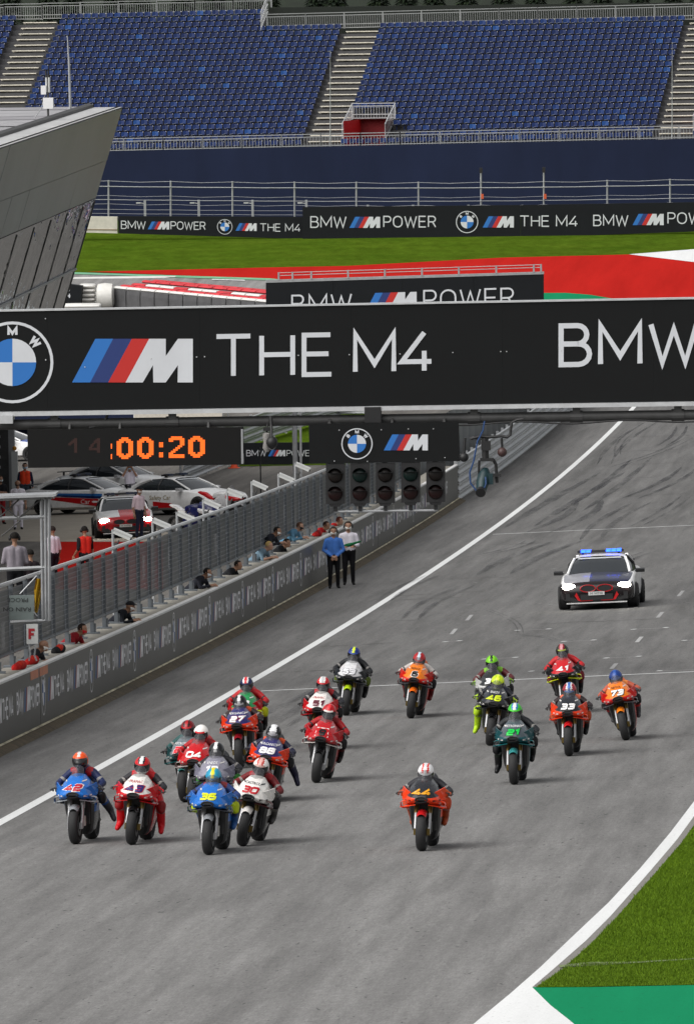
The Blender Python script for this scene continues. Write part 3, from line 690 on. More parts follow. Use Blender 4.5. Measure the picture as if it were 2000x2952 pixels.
# ------------------------------------------------------------------ guard rails
m_rail=mat('guard_rail',(.50,.515,.53),.42,.45,vary=.18,vscale=1.2)
def wbeam(z): return [(.0,z+.15),(.045,z+.13),(.045,z+.09),(-.02,z+.03),(-.02,z-.03),(.045,z-.09),(.045,z-.13),(.0,z-.15)]
def rail(label,pts,zs,cat='guard rail',piece=4.0,m=m_rail,z0=0.):
    "pts: ground (u,v) polyline; each beam length is a part"
    o=thing('guard_rail',label,cat,G(*pts[0])); b0=o.location.copy()
    P=[G(*p) for p in pts]; seg=[]
    for a,c in zip(P,P[1:]):
        k=max(1,round((c-a).length/piece)); seg+=[(a.lerp(c,i/k),a.lerp(c,(i+1)/k)) for i in range(k)]
    for a,c in seg:
        ua,va=uv(a); uc,vc=uv(c); a=G(ua,va); c=G(uc,vc); d=(c-a).normalized(); nn=Vector((d.y,-d.x,0)).normalized()
        if nn.dot(CAM-a)<0: nn=-nn
        for z in zs:
            q=MB(); pr=wbeam(z+z0); bk=[(x-.012,y) for x,y in pr[::-1]]
            q.loft([[tuple(p+nn*x+Vector((0,0,y))-b0) for x,y in pr+bk] for p in (a-d*.1,c+d*.02)]); q.build('beam',m,o)
        q=MB(); q.box((0,0,0),(1,1,1)); 
        q=MB(); hh=max(zs)+.2+z0; c0=a-nn*.1-b0; q.box((c0.x,c0.y,c0.z+hh/2-.2),(.1,.1,hh+.4)); q.build('post',m_steel,o)
    return o
rail('silver five beam guard rail following the far side of the pit exit',[(UE,VW),(UE+40,VW),(UE+90,VW),(UE+150,VW)],[.2,.5,.8,1.1,1.4])
# grey board screen behind that rail
bs=thing('board_screen','tall grey screen of upright metal boards behind the silver guard rail','screen',G(UE-6,VW-1.3)); b0=bs.location.copy()
for k in range(66):
    u=UE-4+k*1.6; h=2.75+.05*random.random()
    q=MB(); 
    for j in range(2):
        p=G(u+.05+j*.76,VW-1.3)-b0
        q.add([tuple(p+T*a+N*w_+Vector((0,0,z))) for a,w_,z in ((0,0,0),(.62,0,0),(.62,0,h),(0,0,h),(.09,.05,0),(.53,.05,0),(.53,.05,h),(.09,.05,h))],[(0,4,7,3),(4,5,6,7),(5,1,2,6),(0,3,2,1)])
    q.build('board',mat('screen_grey_%d'%(k%3),[(.20,.21,.215),(.23,.24,.245),(.17,.18,.185)][k%3],.5,.3,vary=.15,vscale=2),bs)
# ------------------------------------------------------------------ far side: run-off, boards, fence
m_asph2=asphalt('far_asphalt',(.27,.265,.26),False)
psheet('far_track',[(-80,786),(330,793),(790,810),(1200,828),(1560,846),(2080,884),(2080,960),(-80,960)],.02,m_asph2)
psheet('red_run_off',[(250,784),(770,771.5),(1000,767),(1450,743),(1812,734),(2080,764),(2080,890),(1760,864),(1640,848),(1560,847),(790,805),(310,786)],.03,m_red)
psheet('white_run_off',[(1812,734),(2080,713),(2080,766)],.04,m_white)
psheet('green_run_off',[(1540,846),(1630,845.5),(1700,851),(1790,866),(1600,880),(1540,880)],.045,m_green)
psheet('green_kerb',[(205,786),(330,790),(780,804),(800,806),(800,810),(560,803),(330,795),(205,791)],.05,mat('pale_green',(.16,.42,.24),.7,vary=.2,vscale=1))
psheet('kerb_white',[(611,806),(706,808.5),(706,811),(611,808.5)],.055,m_white)
UB=gp(1000,686)[0]
def board(name,label,c,u,th=.15,cat='board',m=None):
    cx=sum(p[0] for p in c)/4; by=max(p[1] for p in c)
    o=thing(name,label,cat,onu(cx,by,u),BX); f=plane(u,o.location)
    q=MB(); slab(q,f,c,th); q.build('panel',m or m_board,o); return o,f
m_board2=mat('dark_board',(.009,.0105,.0125),.7,vary=.15,vscale=1.,spec=.18)
o,f=board('advert_board','long black trackside board with white lettering in front of the navy wall',[(872,596),(1500,590),(1500,685),(872,687)],UB,m=m_board2)
bl=lambda x:656-.0*(x-1000)
for art in (text('BMW',896,-656,34,3.4,3,gap=.22,wd=1.02) , mlogo(1007,-656,32,[0,1,2,3]) , text('POWER',1106,-655,34,3.4,3,gap=.24,wd=.98) , roundel(1346,-639,32,0,3) , mlogo(1391,-655,32.5,[0,1,2,3]),):
    q=MB(); put(q,art,lambda x,y,oo:f(x,-y,.03+oo*4)); q.build('lettering',PR,o,fixn=False)
o,f=board('advert_board','right hand end of the black lettered board, rising towards the frame edge',[(1500.5,590),(2120,580),(2120,662),(1500.5,685)],UB,m=m_board2)
for art in (text('THE M4',1499,-653,33,3.4,3,gap=.22,wd=1.05) , text('BMW',1711,-651,33,3.4,3,gap=.22,wd=1.02) , mlogo(1823,-648,32.5,[0,1,2,3]) , text('POWER',1925,-645,34,3.4,3,gap=.22,wd=1.),):
    q=MB(); put(q,art,lambda x,y,oo:f(x,-y,.03+oo*4)); q.build('lettering',PR,o,fixn=False)
o,f=board('advert_board','smaller black lettered board between white concrete wall and the long board',[(341,622),(873,624),(873,688),(341,672)],UB+.6,m=m_board2)
dn=lambda p:[(a,c-(a-350)*.013) for a,c in p]
ARTS=(text('BMW',350,-659,24,2.5,3,gap=.2,wd=1.0) , mlogo(426,-659,22.5,[0,1,2,3]) , text('POWER',493,-659,24,2.5,3,gap=.2,wd=.95) , roundel(648,-649,22,0,3) , mlogo(679,-660,22,[0,1,2,3]) , text('THE M4',750,-661,23.5,2.4,3,gap=.2,wd=1.05))
for art in ARTS:
    q=MB(); put(q,[(dn(p),m_,l) for p,m_,l in art],lambda x,y,oo:f(x,-y,.03+oo*4)); q.build('lettering',PR,o,fixn=False)
o,f=board('concrete_wall','pale concrete barrier end beside the smaller black board',[(150,622),(338,624),(338,672),(150,667)],UB+.8,.4,'wall',mat('pale_concrete',(.60,.57,.50),.9,vary=.12,vscale=2))
q=MB(); slab(q,f,[(150,658),(338,660),(338,663),(150,661)],.03,0,.03); q.build('joint_strip',mat('rust_line',(.28,.22,.15),.9),o)
# catch fence
m_wire2=mat('cable_steel',(.40,.41,.43),.5,.3)
cf=thing('catch_fence','galvanised post and cable catch fence in front of the navy wall','fence',onu(1000,690,UB+1.6),BX); f=plane(UB+1.6,cf.location)
cfx=[133,313,492,670,849,1027,1206,1386,1567,1750,1931,2110]
ct=lambda x:517+6*math.sin((x-200)/560.)-max(0,(x-1500))*.006
for x in cfx:
    t_=ct(x)-(28 if x in(1386,1567) else 0)
    q=MB(); q.tube(f(x,668),f(x,t_),.055,n=8); q.build('post',m_steel,cf)
    if x in (1386,1567):
        q=MB(); q.box(f(x,t_-4),(.18,.18,.32)); q.build('beacon',m_black,cf); q=MB(); q.box(f(x+4,565,.1),(.16,.1,.3)); q.build('orange_box',mat('orange_box',(.6,.1,.03),.5),cf)
for k,(dy,r,m_) in enumerate(((2,.014,m_wire2),(18,.028,m_steel),(44,.010,m_wire2),(56,.018,m_wire2),(68,.010,m_wire2),(84,.011,m_wire2),(96,.010,m_wire2),(108,.012,m_wire2))):
    q=MB()
    for a,c in zip(cfx,cfx[1:]): q.path([f(a,ct(a)+dy,.1),f((a+c)/2,(ct(a)+ct(c))/2+dy+(3 if k in(0,2,4) else .6),.1),f(c,ct(c)+dy,.1)],r,5)
    q.build('cable',m_,cf)
for k,(x) in enumerate((418,573,728,883,1060,1190,1350,1505,1660,1815,1960)):
    y=570+(6 if x<900 else 20)
    o=thing('service_post','%s short grey service post with a white lamp behind the catch fence'%('leftmost second third fourth fifth sixth seventh eighth ninth tenth rightmost'.split()[k]),'post',onu(x,625,UB+4),BX,'service posts')
    f2=plane(UB+4,o.location); q=MB(); q.box(f2(x,(y+625)/2),(.14,.14,(625-y)/45)); q.build('stem',m_steel,o); q=MB(); q.box(f2(x-19,y+8),(.28,.1,.07)); q.tube(f2(x-12,y+8),f2(x,y+10),.02,n=5); q.build('lamp',m_wbox,o)
# navy cloth wall under the stand
UN=UB+30
nw=thing('navy_wall','plain navy blue cloth covered wall below the grandstand','wall',onu(1000,640,UN),BX); f=plane(UN,nw.location)
n=NB('navy_cloth',(.013,.019,.05),.85); n.b.inputs['Specular IOR Level'].default_value=.2
n.done(n.scale((.013,.019,.05),n.rng(n.noise(n.mapped(0,(1,1,.3)),.35,4,.6),.3,.7,.85,1.15))); m_navy=n.m
nt_=lambda x:441-x*.0213
xs=list(range(-300,2400,180))
for a,c in zip(xs,xs[1:]):
    q=MB(); slab(q,f,[(a,nt_(a)),(c,nt_(c)),(c,660),(a,660)],.2); q.build('cloth_panel',m_navy,nw)
# ------------------------------------------------------------------ grandstand
UST=UN+9
gs0=onu(1000,428,UST); RS=frame(Vector((math.cos(math.radians(-9.8)),math.sin(math.radians(-9.8)),0)))
gs=thing('grandstand','big open grandstand of blue plastic seats rising behind the navy wall','grandstand',gs0,RS)
RD,RI,TI=.80,.362,.0128
def S(x,row,dz=0.,dy=0.): return (x,row*RD+.9+dy,row*RI+TI*x+dz)
AIS=[(-25.4,-23.0),(-2.9,-.55),(20.3,22.6)]
XL,XR=-40,40
def nrows(x): return 24 if x<-8.6 else 21
m_terr=mat('terrace_metal',(.05,.05,.055),.75,vary=.25,vscale=2)
q=MB()
for r in range(24):
    x1=XR if r<21 else -8.6
    cutx=[XL]
    if 1<=r<=5:
        for a_,c_2 in ((-22.9,-19.9),(-.45,2.3),(22.7,25.5)): cutx+=[a_,c_2]
    cutx.append(x1)
    for xa,xb in zip(cutx[::2],cutx[1::2]):
        q.add([S(xa,r,-.04,-RD/2),S(xb,r,-.04,-RD/2),S(xb,r,-.04,RD/2),S(xa,r,-.04,RD/2),S(xa,r,-.04-RI,-RD/2),S(xb,r,-.04-RI,-RD/2)],[(0,1,2,3),(4,5,1,0)])
q.build('terrace',m_terr,gs)
m_step=mat('aisle_plank',(.80,.75,.63),.8,vary=.2,vscale=3); 
sm=None
for a,c in AIS:
    for r in range(-1,24 if c<-8 else 21):
        for hf in (0,1):
            if sm is None:
                q=MB(); q.box((0,0,0),(c-a-.12,.37,.05)); q.box((0,.2,-.06),(c-a-.12,.02,.09)); p=q.build('step',m_step,gs); sm=p.data
            else: p=link('step',sm,gs)
            p.location=S((a+c)/2,r,.02+hf*RI/2-.1,-.2+hf*.4)
PORT=[(-.45,2.3,1.1,6.0),(-22.9,-19.9,1.1,6.0),(22.7,25.5,1.1,6.0)]
def inport(x,r): return any(a-.3<x<c+.1 and 1<=r<=5 for a,c,_,_ in PORT) or any(c<=x<c+1.1 and 1<=r<=2.9 for a,c,_,_ in PORT)
# seat: back shell, tip-up pan, number tag
seatm=[mat('seat_blue_%d'%k,c,.5,vary=.12,vscale=2,spec=.25) for k,c in enumerate(((.0018,.014,.078),(.002,.018,.098),(.003,.028,.135),(.007,.055,.21)))]
m_pan=mat('seat_pan',(.34,.37,.44),.4); m_tag=mat('seat_tag',(.5,.5,.52),.6)
def seat_geo():
    q=MB(); w=.225
    q.loft([[(-w*s,.16+a,z),(-w*s*.5,.20+a,z),(w*s*.5,.20+a,z),(w*s,.16+a,z),(w*s*.97,.13+a,z),(0,.17+a,z),(-w*s*.97,.13+a,z)] for s,a,z in ((.9,-.02,.30),(1,0,.42),(1,.03,.56),(.86,.05,.63))],mi=0)
    q.add([(-w*.95,-.17,.35),(w*.95,-.17,.35),(w*.95,.02,.33),(w*.95,.14,.32),(-w*.95,.14,.32),(-w*.95,.02,.33)],[(0,1,2,5),(5,2,3,4)],0)
    q.add([(-w*.55,-.185,.345),(0,-.2,.375),(w*.5,-.185,.41),(w*.5,-.175,.378),(0,-.19,.342),(-w*.55,-.175,.318)],[(5,4,1,0),(4,3,2,1)],1)
    q.box((0,.05,.16),(.06,.06,.34),0)
    q.add([(w*.84,.165,.585),(w*1.02,.165,.585),(w*1.02,.168,.64),(w*.84,.168,.64)],[(0,1,2,3)],2)
    return q
SG=seat_geo(); smesh=[]
for k in range(4):
    me=SG.mesh('seat',False)
    for m_ in (seatm[k],m_pan,m_tag): me.materials.append(m_)
    smesh.append(me)
slots=[]
for r in range(24):
    x=XL
    while x<XR:
        x+=.515
        if r>=nrows(x): continue
        if any(a-.2<x<c+.2 for a,c in AIS) or inport(x,r): continue
        slots.append((x,r))
vis=[]
for x,r in slots:
    P=gs0+RS@Vector(S(x,r,.4)); a=pxm(P)
    if -350<a[0]<2350 and a[1]>-60: vis.append((x,r,a))
vis.sort(key=lambda s:-s[2][1])
near=[s for s in vis if -10<s[2][0]<2010 and not (s[2][0]<330 and s[2][1]>300)][:300]; ns=set((s[0],s[1]) for s in near)
kc=lambda:random.choices((0,1,2,3),(40,44,14,2))[0]
for x,r,_ in near:
    p=link('seat',smesh[kc()],gs); p.location=S(x,r)
rv=np.array(SG.v); allv=[]; allf=[]; allm=[]
for x,r,_ in vis:
    if (x,r) in ns: continue
    o0=len(allv)*len(rv); k=kc(); allv.append(rv+np.array(S(x,r))); 
    allf+=[tuple(o0+i for i in f_) for f_ in SG.f]; allm+=[k if m_==0 else 3+m_ for m_ in SG.m]
q=MB(); q.v=[tuple(p) for p in np.concatenate(allv)]; q.f=allf; q.m=allm
tag(q.build('seat_rows',seatm+[m_pan,m_tag],gs,fixn=False),kind='stuff')
# railings of the stand
def railing_mesh(w,h=1.08,nb=13):
    q=MB()
    for x in (0,w): q.box((x,0,h/2),(.07,.06,h))
    for z in (.06,.30,h-.2,h-.02): q.box((w/2,0,z),(w,.045,.05))
    for k in range(nb): q.box((w*(k+.5)/nb,0,(h-.2)/2+.03),(.026,.02,h-.25))
    return q
rmesh=railing_mesh(2.62).mesh('railing'); rmesh.materials.append(mat('rail_grey',(.36,.37,.38),.5,.3,vary=.15,vscale=3))
x=-30.5
while x<31:
    M=Matrix.Translation((x,-.15,TI*x-.05))@Matrix.Rotation(-math.atan(TI),4,'Y'); link('railing_panel',rmesh,gs,M); x+=2.62
q=MB(); q.box((0,.05,-1.6),(62,.3,3.0)); o=q.build('front_skirt',m_navy,gs); o.matrix_local=Matrix.Translation((0,.0,-.09))@Matrix.Rotation(-math.atan(TI),4,'Y')
q=MB(); q.box((0,0,0),(62,.3,.12)); o=q.build('front_ledge',m_lsteel,gs); o.matrix_local=Matrix.Translation((0,.0,-.09))@Matrix.Rotation(-math.atan(TI),4,'Y')
rm2=railing_mesh(2.62,1.1,17).mesh('railing'); rm2.materials.append(mat('worn_steel',(.33,.34,.34),.5,.3))
x=-8.3
while x<31:
    M=Matrix.Translation((x,21*RD+.7,21*RI+TI*x-.05))@Matrix.Rotation(-math.atan(TI),4,'Y'); link('back_railing_panel',rm2,gs,M); x+=2.62
x=-32.
while x<-9:
    M=Matrix.Translation((x,24*RD+.7,24*RI+TI*x-.05)); link('back_railing_panel',rm2,gs,M); x+=2.62
q=MB()
for j in range(8): q.box((-8.55,20.6*RD+j*.32,21*RI+.5+.13*j),(.03,.03,1.2)); 
for z in (0,.5,1.1): q.tube((-8.55,20.5*RD,21*RI+z-.05),(-8.55,24*RD,24*RI+z),.03,n=5)
q.build('side_railing',m_lsteel,gs)
q=MB(); q.box((11.5,24*RD,20.6*RI),(40,.3,3.0)); q.build('back_wall',mat('shadow_net',(.012,.016,.012),.9),gs)
# entrance portals with red walls
m_pred=mat('portal_red',(.60,.010,.014),.7,vary=.15,vscale=2); m_pshade=mat('portal_red_shaded',(.16,.005,.008),.8)  # second red is the same wall darkened: recess shade put into the colour
for a,c,r0,r1 in PORT:
    y0=S(0,1)[1]-.35; z0=S((a+c)/2,1)[2]-.55; z1=z0+1.95; y1=S(0,5)[1]+.6
    po=MB(); 
    po.add([(a,y0,z0),(a+.45,y1,z0),(a+.45,y1,z1),(a,y0,z1)],[(0,1,2,3)],0)
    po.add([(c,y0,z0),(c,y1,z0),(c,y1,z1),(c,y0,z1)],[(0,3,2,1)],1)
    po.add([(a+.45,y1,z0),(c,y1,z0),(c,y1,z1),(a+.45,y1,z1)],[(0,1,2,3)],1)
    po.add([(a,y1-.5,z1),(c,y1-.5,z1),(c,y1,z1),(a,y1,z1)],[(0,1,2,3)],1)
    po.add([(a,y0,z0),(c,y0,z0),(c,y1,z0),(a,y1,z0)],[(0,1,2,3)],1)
    pr=po.build('portal',[m_pred,m_pshade],gs,fixn=False)
    q=MB(); w_=c-a
    q2=railing_mesh(w_+.1,1.05,15); q2.build('portal_railing',m_lsteel,pr).location=(a-.05,y1-.3,z1+.02)
    for xx in (a-.05,c+.05):
        q=MB(); zz0=z0+.2
        for z in (.0,1.0): q.tube((xx,y0-.2,z0+z+.75),(xx,y1-.3,z1+z+.02),.04,n=5)
        for j in range(9): f0=j/8; q.tube((xx,y0-.2+(y1-.1-y0)*f0,z0+.75+(z1-z0-.73)*f0),(xx,y0-.2+(y1-.1-y0)*f0,z0+1.75+(z1-z0-.73)*f0),.022,n=4)
        q.build('side_railing',[m_lsteel,mat('rail_sheet',(.38,.39,.40),.6)],pr,fixn=False)
# slim masts in front of the stand
for k,(x,y0,y1,lab) in enumerate(((952,148,420,'slim grey mast in front of the left aisle steps by the portal'),(1937,122,400,'slim grey mast at the right aisle of the grandstand'))):
    o=thing('mast',lab,'mast',onu(x,432,UN+.5),BX); f=plane(UN+.5,o.location); q=MB(); q.path([f(x,432),f(x,250),f(x,y0)],[.045,.03,.012],6); q.build('pole',m_steel,o); q=MB(); q.ball(f(x,y0),.03,6,4); q.build('tip',m_lsteel,o)
# wooded slope behind the stand
m_leafd=[mat('leaf_dark_%d'%k,c,.8,spec=.2) for k,c in enumerate(((.006,.012,.006),(.010,.019,.008),(.015,.026,.010)))]
m_bark=mat('bark',(.05,.04,.03),.95,vary=.3,vscale=5)
tree_mesh=[]
for k in range(3):
    q=MB(); q.m=[]; nlv=1500
    for i in range(nlv):
        z=random.random()**.8; rad=(1-z)*2.6+.25; a=random.uniform(0,6.283); rr=rad*math.sqrt(random.uniform(.25,1)); c=Vector((rr*math.cos(a),rr*math.sin(a),1.5+z*9+random.gauss(0,.15)))
        s_k=random.uniform(.18,.42); d=Vector((math.cos(a),math.sin(a),-.5)).normalized(); t_=d.cross(Vector((0,0,1))).normalized()
        q.add([c-t_*s_k*.5,c+t_*s_k*.5,c+d*s_k*1.3],[(0,1,2)],0)
    q.m=[random.choice((0,0,1,1,2)) for _ in q.f]; me=q.mesh('crown')
    for m_ in m_leafd: me.materials.append(m_)
    tree_mesh.append(me)
q=MB(); q.path([(0,0,-1),(0,0,4),(0,0,10)],[.22,.16,.03],6); tk=q.mesh('trunk'); tk.materials.append(m_bark)
for k in range(26):
    x=-150+k*95+random.uniform(-25,25); u=UST+32+random.uniform(0,8); P=onu(x,100,u); a=uv(P)
    g0=G(*a); zt_=onu(x,-60,u).z
    o=thing('conifer','dark conifer in the wooded belt behind the grandstand','tree',(g0.x,g0.y,zt_-10.5),None,'conifers behind the grandstand')
    o.scale=(1.,1.,1.)
    link('crown',tree_mesh[k%3],o); link('trunk',tk,o)
b=MB(); q=[]
for i,(u,z) in enumerate(((UST+26,onu(1000,140,UST+26).z),(UST+44,onu(1000,60,UST+44).z),(UST+90,CZ+4),(UST+300,CZ+60))):
    q.append([tuple(Vector(((T*u+N*v).x,(T*u+N*v).y,z))) for v in range(-200,201,40)])
b.loft(q,closed=False,caps=False); tag(b.build('hill',mat('dark_forest_floor',(.010,.017,.008),.95,vary=.4,vscale=.5)),kind='structure')
# ------------------------------------------------------------------ footbridge board further back
U2=UG+310
o,f=board('gantry_board','second black lettered board with thin railing, partly hidden behind the start gantry','gantry',U2) if 0 else (None,None)
o=thing('far_gantry','second black lettered gantry board with thin railing, half hidden behind the start gantry','gantry',G(U2,(onu(1160,900,U2)).dot(N)),BX); f=plane(U2,o.location)
y2=lambda x:815-(x-766)*.0312
for a,c in ((766,960),(960,1160),(1160,1365),(1365,1567)):
    q=MB(); slab(q,f,[(a+.3,y2(a)),(c-.3,y2(c)),(c-.3,y2(c)+122),(a+.3,y2(a)+122)],.25); q.build('board_panel',m_board2,o)
for art,x0 in ((text('BMW',842,-905,56,5,3,gap=.25,wd=1.02),842),(mlogo(1053,-898,53.5,[0,1,2,3]),1053),(text('POWER',1222,-892,57,5,3,gap=.25,wd=1.0),1222)):
    q=MB(); put(q,[([(a,c+(a-x0)*.028) for a,c in p],m_,l) for p,m_,l in art],lambda x,y,oo:f(x,-y,.03+oo*4)); q.build('lettering',PR,o,fixn=False)
q=MB(); slab(q,f,[(766,y2(766)-8),(1567,y2(1567)-7),(1567,y2(1567)-.5),(766,y2(766)-.5)],.5,0,.02); q.build('walkway_edge',m_steel,o)
for x in (803,843,897,1003,1109,1216,1322,1430,1538,1559):
    q=MB(); q.box(f(x,y2(x)-18),(.09,.09,.42)); q.build('rail_post',m_steel,o)
for dy in (28,20):
    q=MB(); q.path([f(803,y2(803)-dy),f(1559,y2(1559)-dy)],.02,5); q.build('hand_rail',m_steel,o)
for x in (790,1545):
    q=MB(); a=f(x,y2(x)+122); q.box((a[0],.3,a[2]/2-.5),(.35,.35,a[2]+1.0)); q.build('leg',m_steel,o)
# ------------------------------------------------------------------ pit building with leaning metal front
A=unp(353,307,414); lean=.31; zt_=A.z
bd=thing('pit_building','large pit building with outward leaning grey metal front and flat roof','building',Vector((A.x,A.y,gz(*uv(A))))); b0=bd.location.copy()
def FC(s,h,o=0.):  # along the front towards the camera, down from the roof edge, outwards
    return tuple(A-T*s-N*(lean*h)-Vector((0,0,h))+(N*.955-Vector((0,0,.296)))*o-b0)
n=NB('brushed_panel',(.19,.20,.205),.38); n.b.inputs['Metallic'].default_value=.6
n.done(n.scale((.36,.38,.39),n.rng(n.noise(n.mapped(0),.12,4,.6),.3,.7,.88,1.1))); n.bump(n.noise(n.mapped(0),.35,2,.5),.06,.3); m_panel=n.m
n=NB('mirror_glass',(.035,.04,.045),.04); n.b.inputs['Specular IOR Level'].default_value=1.0; n.b.inputs['Metallic'].default_value=1.; n.b.inputs['Specular Tint'].default_value=(.8,.83,.86,1); n.b.inputs['Base Color'].default_value=(.26,.27,.28,1)
n.bump(n.noise(n.mapped(0,(1,.6,2.2)),.55,2,.5),.22,.35); m_mirror=n.m
m_gap=mat('dark_gap',(.01,.01,.011),.8)
PW_=7.0
for k in range(16):
    s0,s1=max(.02,k*PW_-1.8+.02),(k+1)*PW_-1.8-.02
    for h0,h1 in ((.05,2.1),(2.12,3.6)):
        q=MB(); e=random.uniform(-.02,.02); q.add([FC(s0,h0,e),FC(s1,h0,-e),FC(s1,h1,0),FC(s0,h1,e),FC(s0,h0,-.08),FC(s1,h0,-.08),FC(s1,h1,-.08),FC(s0,h1,-.08)],[(0,1,2,3),(4,7,6,5),(0,4,5,1),(3,2,6,7),(0,3,7,4),(1,5,6,2)]); q.build('metal_panel',m_panel,bd,fixn=True)
    hh=[(3.64,6.4),(6.46,9.6)]
    for h0,h1 in hh:
        q=MB(); q.add([FC(s0-.02,h0,-.01),FC(s1+.02,h0,-.01),FC(s1+.02,h1,-.01),FC(s0-.02,h1,-.01)],[(0,1,2,3)]); q.build('glass_pane',m_mirror,bd,fixn=False)
    q=MB(); q.add([FC(s0-.2,3.75,.006),FC(s0+.2,3.75,.006),FC(s0+.2,9.6,.006),FC(s0-.2,9.6,.006)],[(0,1,2,3)]); q.build('mullion',m_gap,bd,fixn=False)
q=MB(); q.path([FC(0,6.43,.03),FC(112,6.43,.03)],.05,5); q.build('transom',mat('grey_trim',(.4,.4,.4),.5),bd)
q=MB(); q.add([FC(.0,.0,-.15),FC(112,0,-.15),FC(112,9.6,-.15),FC(.0,9.6,-.15)],[(0,1,2,3)]); 
q.build('back_skin',m_gap,bd,fixn=False)
q=MB(); e=Vector(FC(0,0))-N*45; e2=Vector(FC(0,9.6))-N*40; q.add([FC(0,0),tuple(e),tuple(e2),FC(0,9.6)],[(0,1,2,3)]); q.build('end_wall',m_panel,bd,fixn=False)
q=MB(); q.add([FC(0,9.6),tuple(Vector(FC(0,9.6))-N*40),tuple(Vector(FC(112,9.6))-N*40),FC(112,9.6)],[(0,1,2,3)]); q.build('soffit',m_gap,bd,fixn=False)
q=MB(); p=Vector(FC(20,9.6))-N*7; z_=p.z; q.add([tuple(p),tuple(p-N*30),tuple(p-N*30-Vector((0,0,z_+1))),tuple(p-Vector((0,0,z_+1))),tuple(p-T*90),tuple(p-T*90-Vector((0,0,z_+1)))],[(0,1,2,3),(0,3,5,4)]); q.build('ground_floor',m_pit,bd,fixn=False)
# roof: long sheets laid across, gutter and edge strip
m_roof=mat('roof_sheet',(.45,.44,.455),.35,.25,vary=.2,vscale=.35); m_roof2=mat('roof_sheet_b',(.37,.355,.375),.35,.25,vary=.22,vscale=.35)
for k in range(24):
    for j in range(5):
        s0,s1=k*4.5+.03,(k+1)*4.5-.03; w0,w1=1.5+j*8.+.03,9.5+j*8.-.03
        q=MB(); z_=.02+.03*random.random(); pt=lambda s,w,z: tuple(A-T*s-N*w+Vector((0,0,z))-b0); q.add([pt(s0,w0,z_),pt(s1,w0,z_+.01),pt(s1,w1,z_),pt(s0,w1,z_)],[(0,1,2,3)]); q.build('roof_sheet',random.choice((m_roof,m_roof,m_roof2)),bd,fixn=False)
pt=lambda s,w,z: tuple(A-T*s-N*w+Vector((0,0,z))-b0)
q=MB(); q.add([pt(0,0,0),pt(112,0,0),pt(112,1.15,.0),pt(0,1.15,.0)],[(0,1,2,3)]); q.build('roof_edge',mat('roof_edge',(.55,.55,.55),.4,.2,vary=.15,vscale=.8),bd,fixn=False)
q=MB(); q.path([pt(0,1.3,.02),pt(112,1.3,.02)],.16,5); q.build('gutter',m_dsteel,bd)
q=MB(); q.add([pt(0,1.1,-.1),pt(112,1.1,-.1),pt(112,45,-.1),pt(0,45,-.1)],[(0,1,2,3)]); q.build('roof_deck',m_roof2,bd,fixn=False)
def roofpt(x,y):
    r=ray(x,y); return CAM+r*((A.z-CZ)/r.z)
p=roofpt(139,345); o=thing('weather_station','white weather station boxes with two rods on a thin roof mast','weather station',p,BX)
k_=1/ (F/ (p-CAM).dot(FW)); L=lambda x,y:((x-139)*k_,0,(345-y)*k_)
q=MB(); q.tube((0,0,0),L(139,215),.045,n=6); q.build('mast',m_dsteel,o)
q=MB(); q.box(L(140,296),(28/72,.25,30/72)); q.build('cabinet',mat('white_box',(.75,.75,.75),.5),o)
q=MB(); q.box(L(127,258),(14/72,.2,24/72)); q.build('small_box',mat('white_box'),o)
for x in (136,143):
    q=MB(); q.tube(L(x,265),L(x,222),.05,n=6); q.build('rod',m_wbox,o); q=MB(); q.tube(L(x,222),L(x-2,200),.05,.03,n=6); q.build('rod_tip',m_black,o)
q=MB(); q.path([L(132,268),L(120,310),L(100,338)],.015,4); q.build('guy_cable',m_steel,o)
p=roofpt(203,322); o=thing('roof_mast','tall thin grey mast on the edge of the pit building roof','mast',p,BX)
q=MB(); q.path([(0,0,0),(-.02,0,1.8),(-.07,0,3.0)],[.06,.045,.02],6); q.build('pole',m_steel,o)
# ------------------------------------------------------------------ tyre wall and air fence left of the far track
m_tyre=mat('tyre_wall_cover',(.075,.075,.078),.7,vary=.25,vscale=2); m_rcap=mat('red_cap',(.55,.03,.04),.5,vary=.25,vscale=2); m_wvinyl=mat('white_vinyl',(.72,.71,.68),.45,vary=.08,vscale=2)
tw=thing('tyre_wall','grey covered tyre wall in blocks with red and white belts on top','barrier',GP(540,915)); b0=tw.location.copy()
P0,P1=GP(326,893),GP(780,936); n_=11
for k in range(n_):
    a=P0.lerp(P1,k/n_); c=P0.lerp(P1,(k+1)/n_-.006); d=(c-a).normalized(); nn=Vector((d.y,-d.x,0)).normalized()
    if nn.dot(CAM-a)<0: nn=-nn
    q=MB(); q.loft([[tuple(p+nn*x+Vector((0,0,z))-b0) for x,z in ((0,-.2),(.03,.3),(.03,.9),(0,1.18),(-.9,1.18),(-.9,-.2))] for p in (a,c)]); q.build('block',m_tyre,tw)
    for j,(x,z,mm) in enumerate(((-.25,1.24,m_wvinyl),(-.75,1.30,m_rcap),(-1.5,1.36,m_wvinyl if k%3 else m_rcap),(-2.2,1.5,m_rcap),(-2.9,1.5,m_rcap))):
        q=MB(); q.loft([[tuple(p+nn*(x+.26*math.cos(t))+Vector((0,0,z+.10*math.sin(t)))-b0) for t in [2*math.pi*i/8 for i in range(8)]] for p in (a,c)]); q.build('belt',mm,tw,smooth=True)
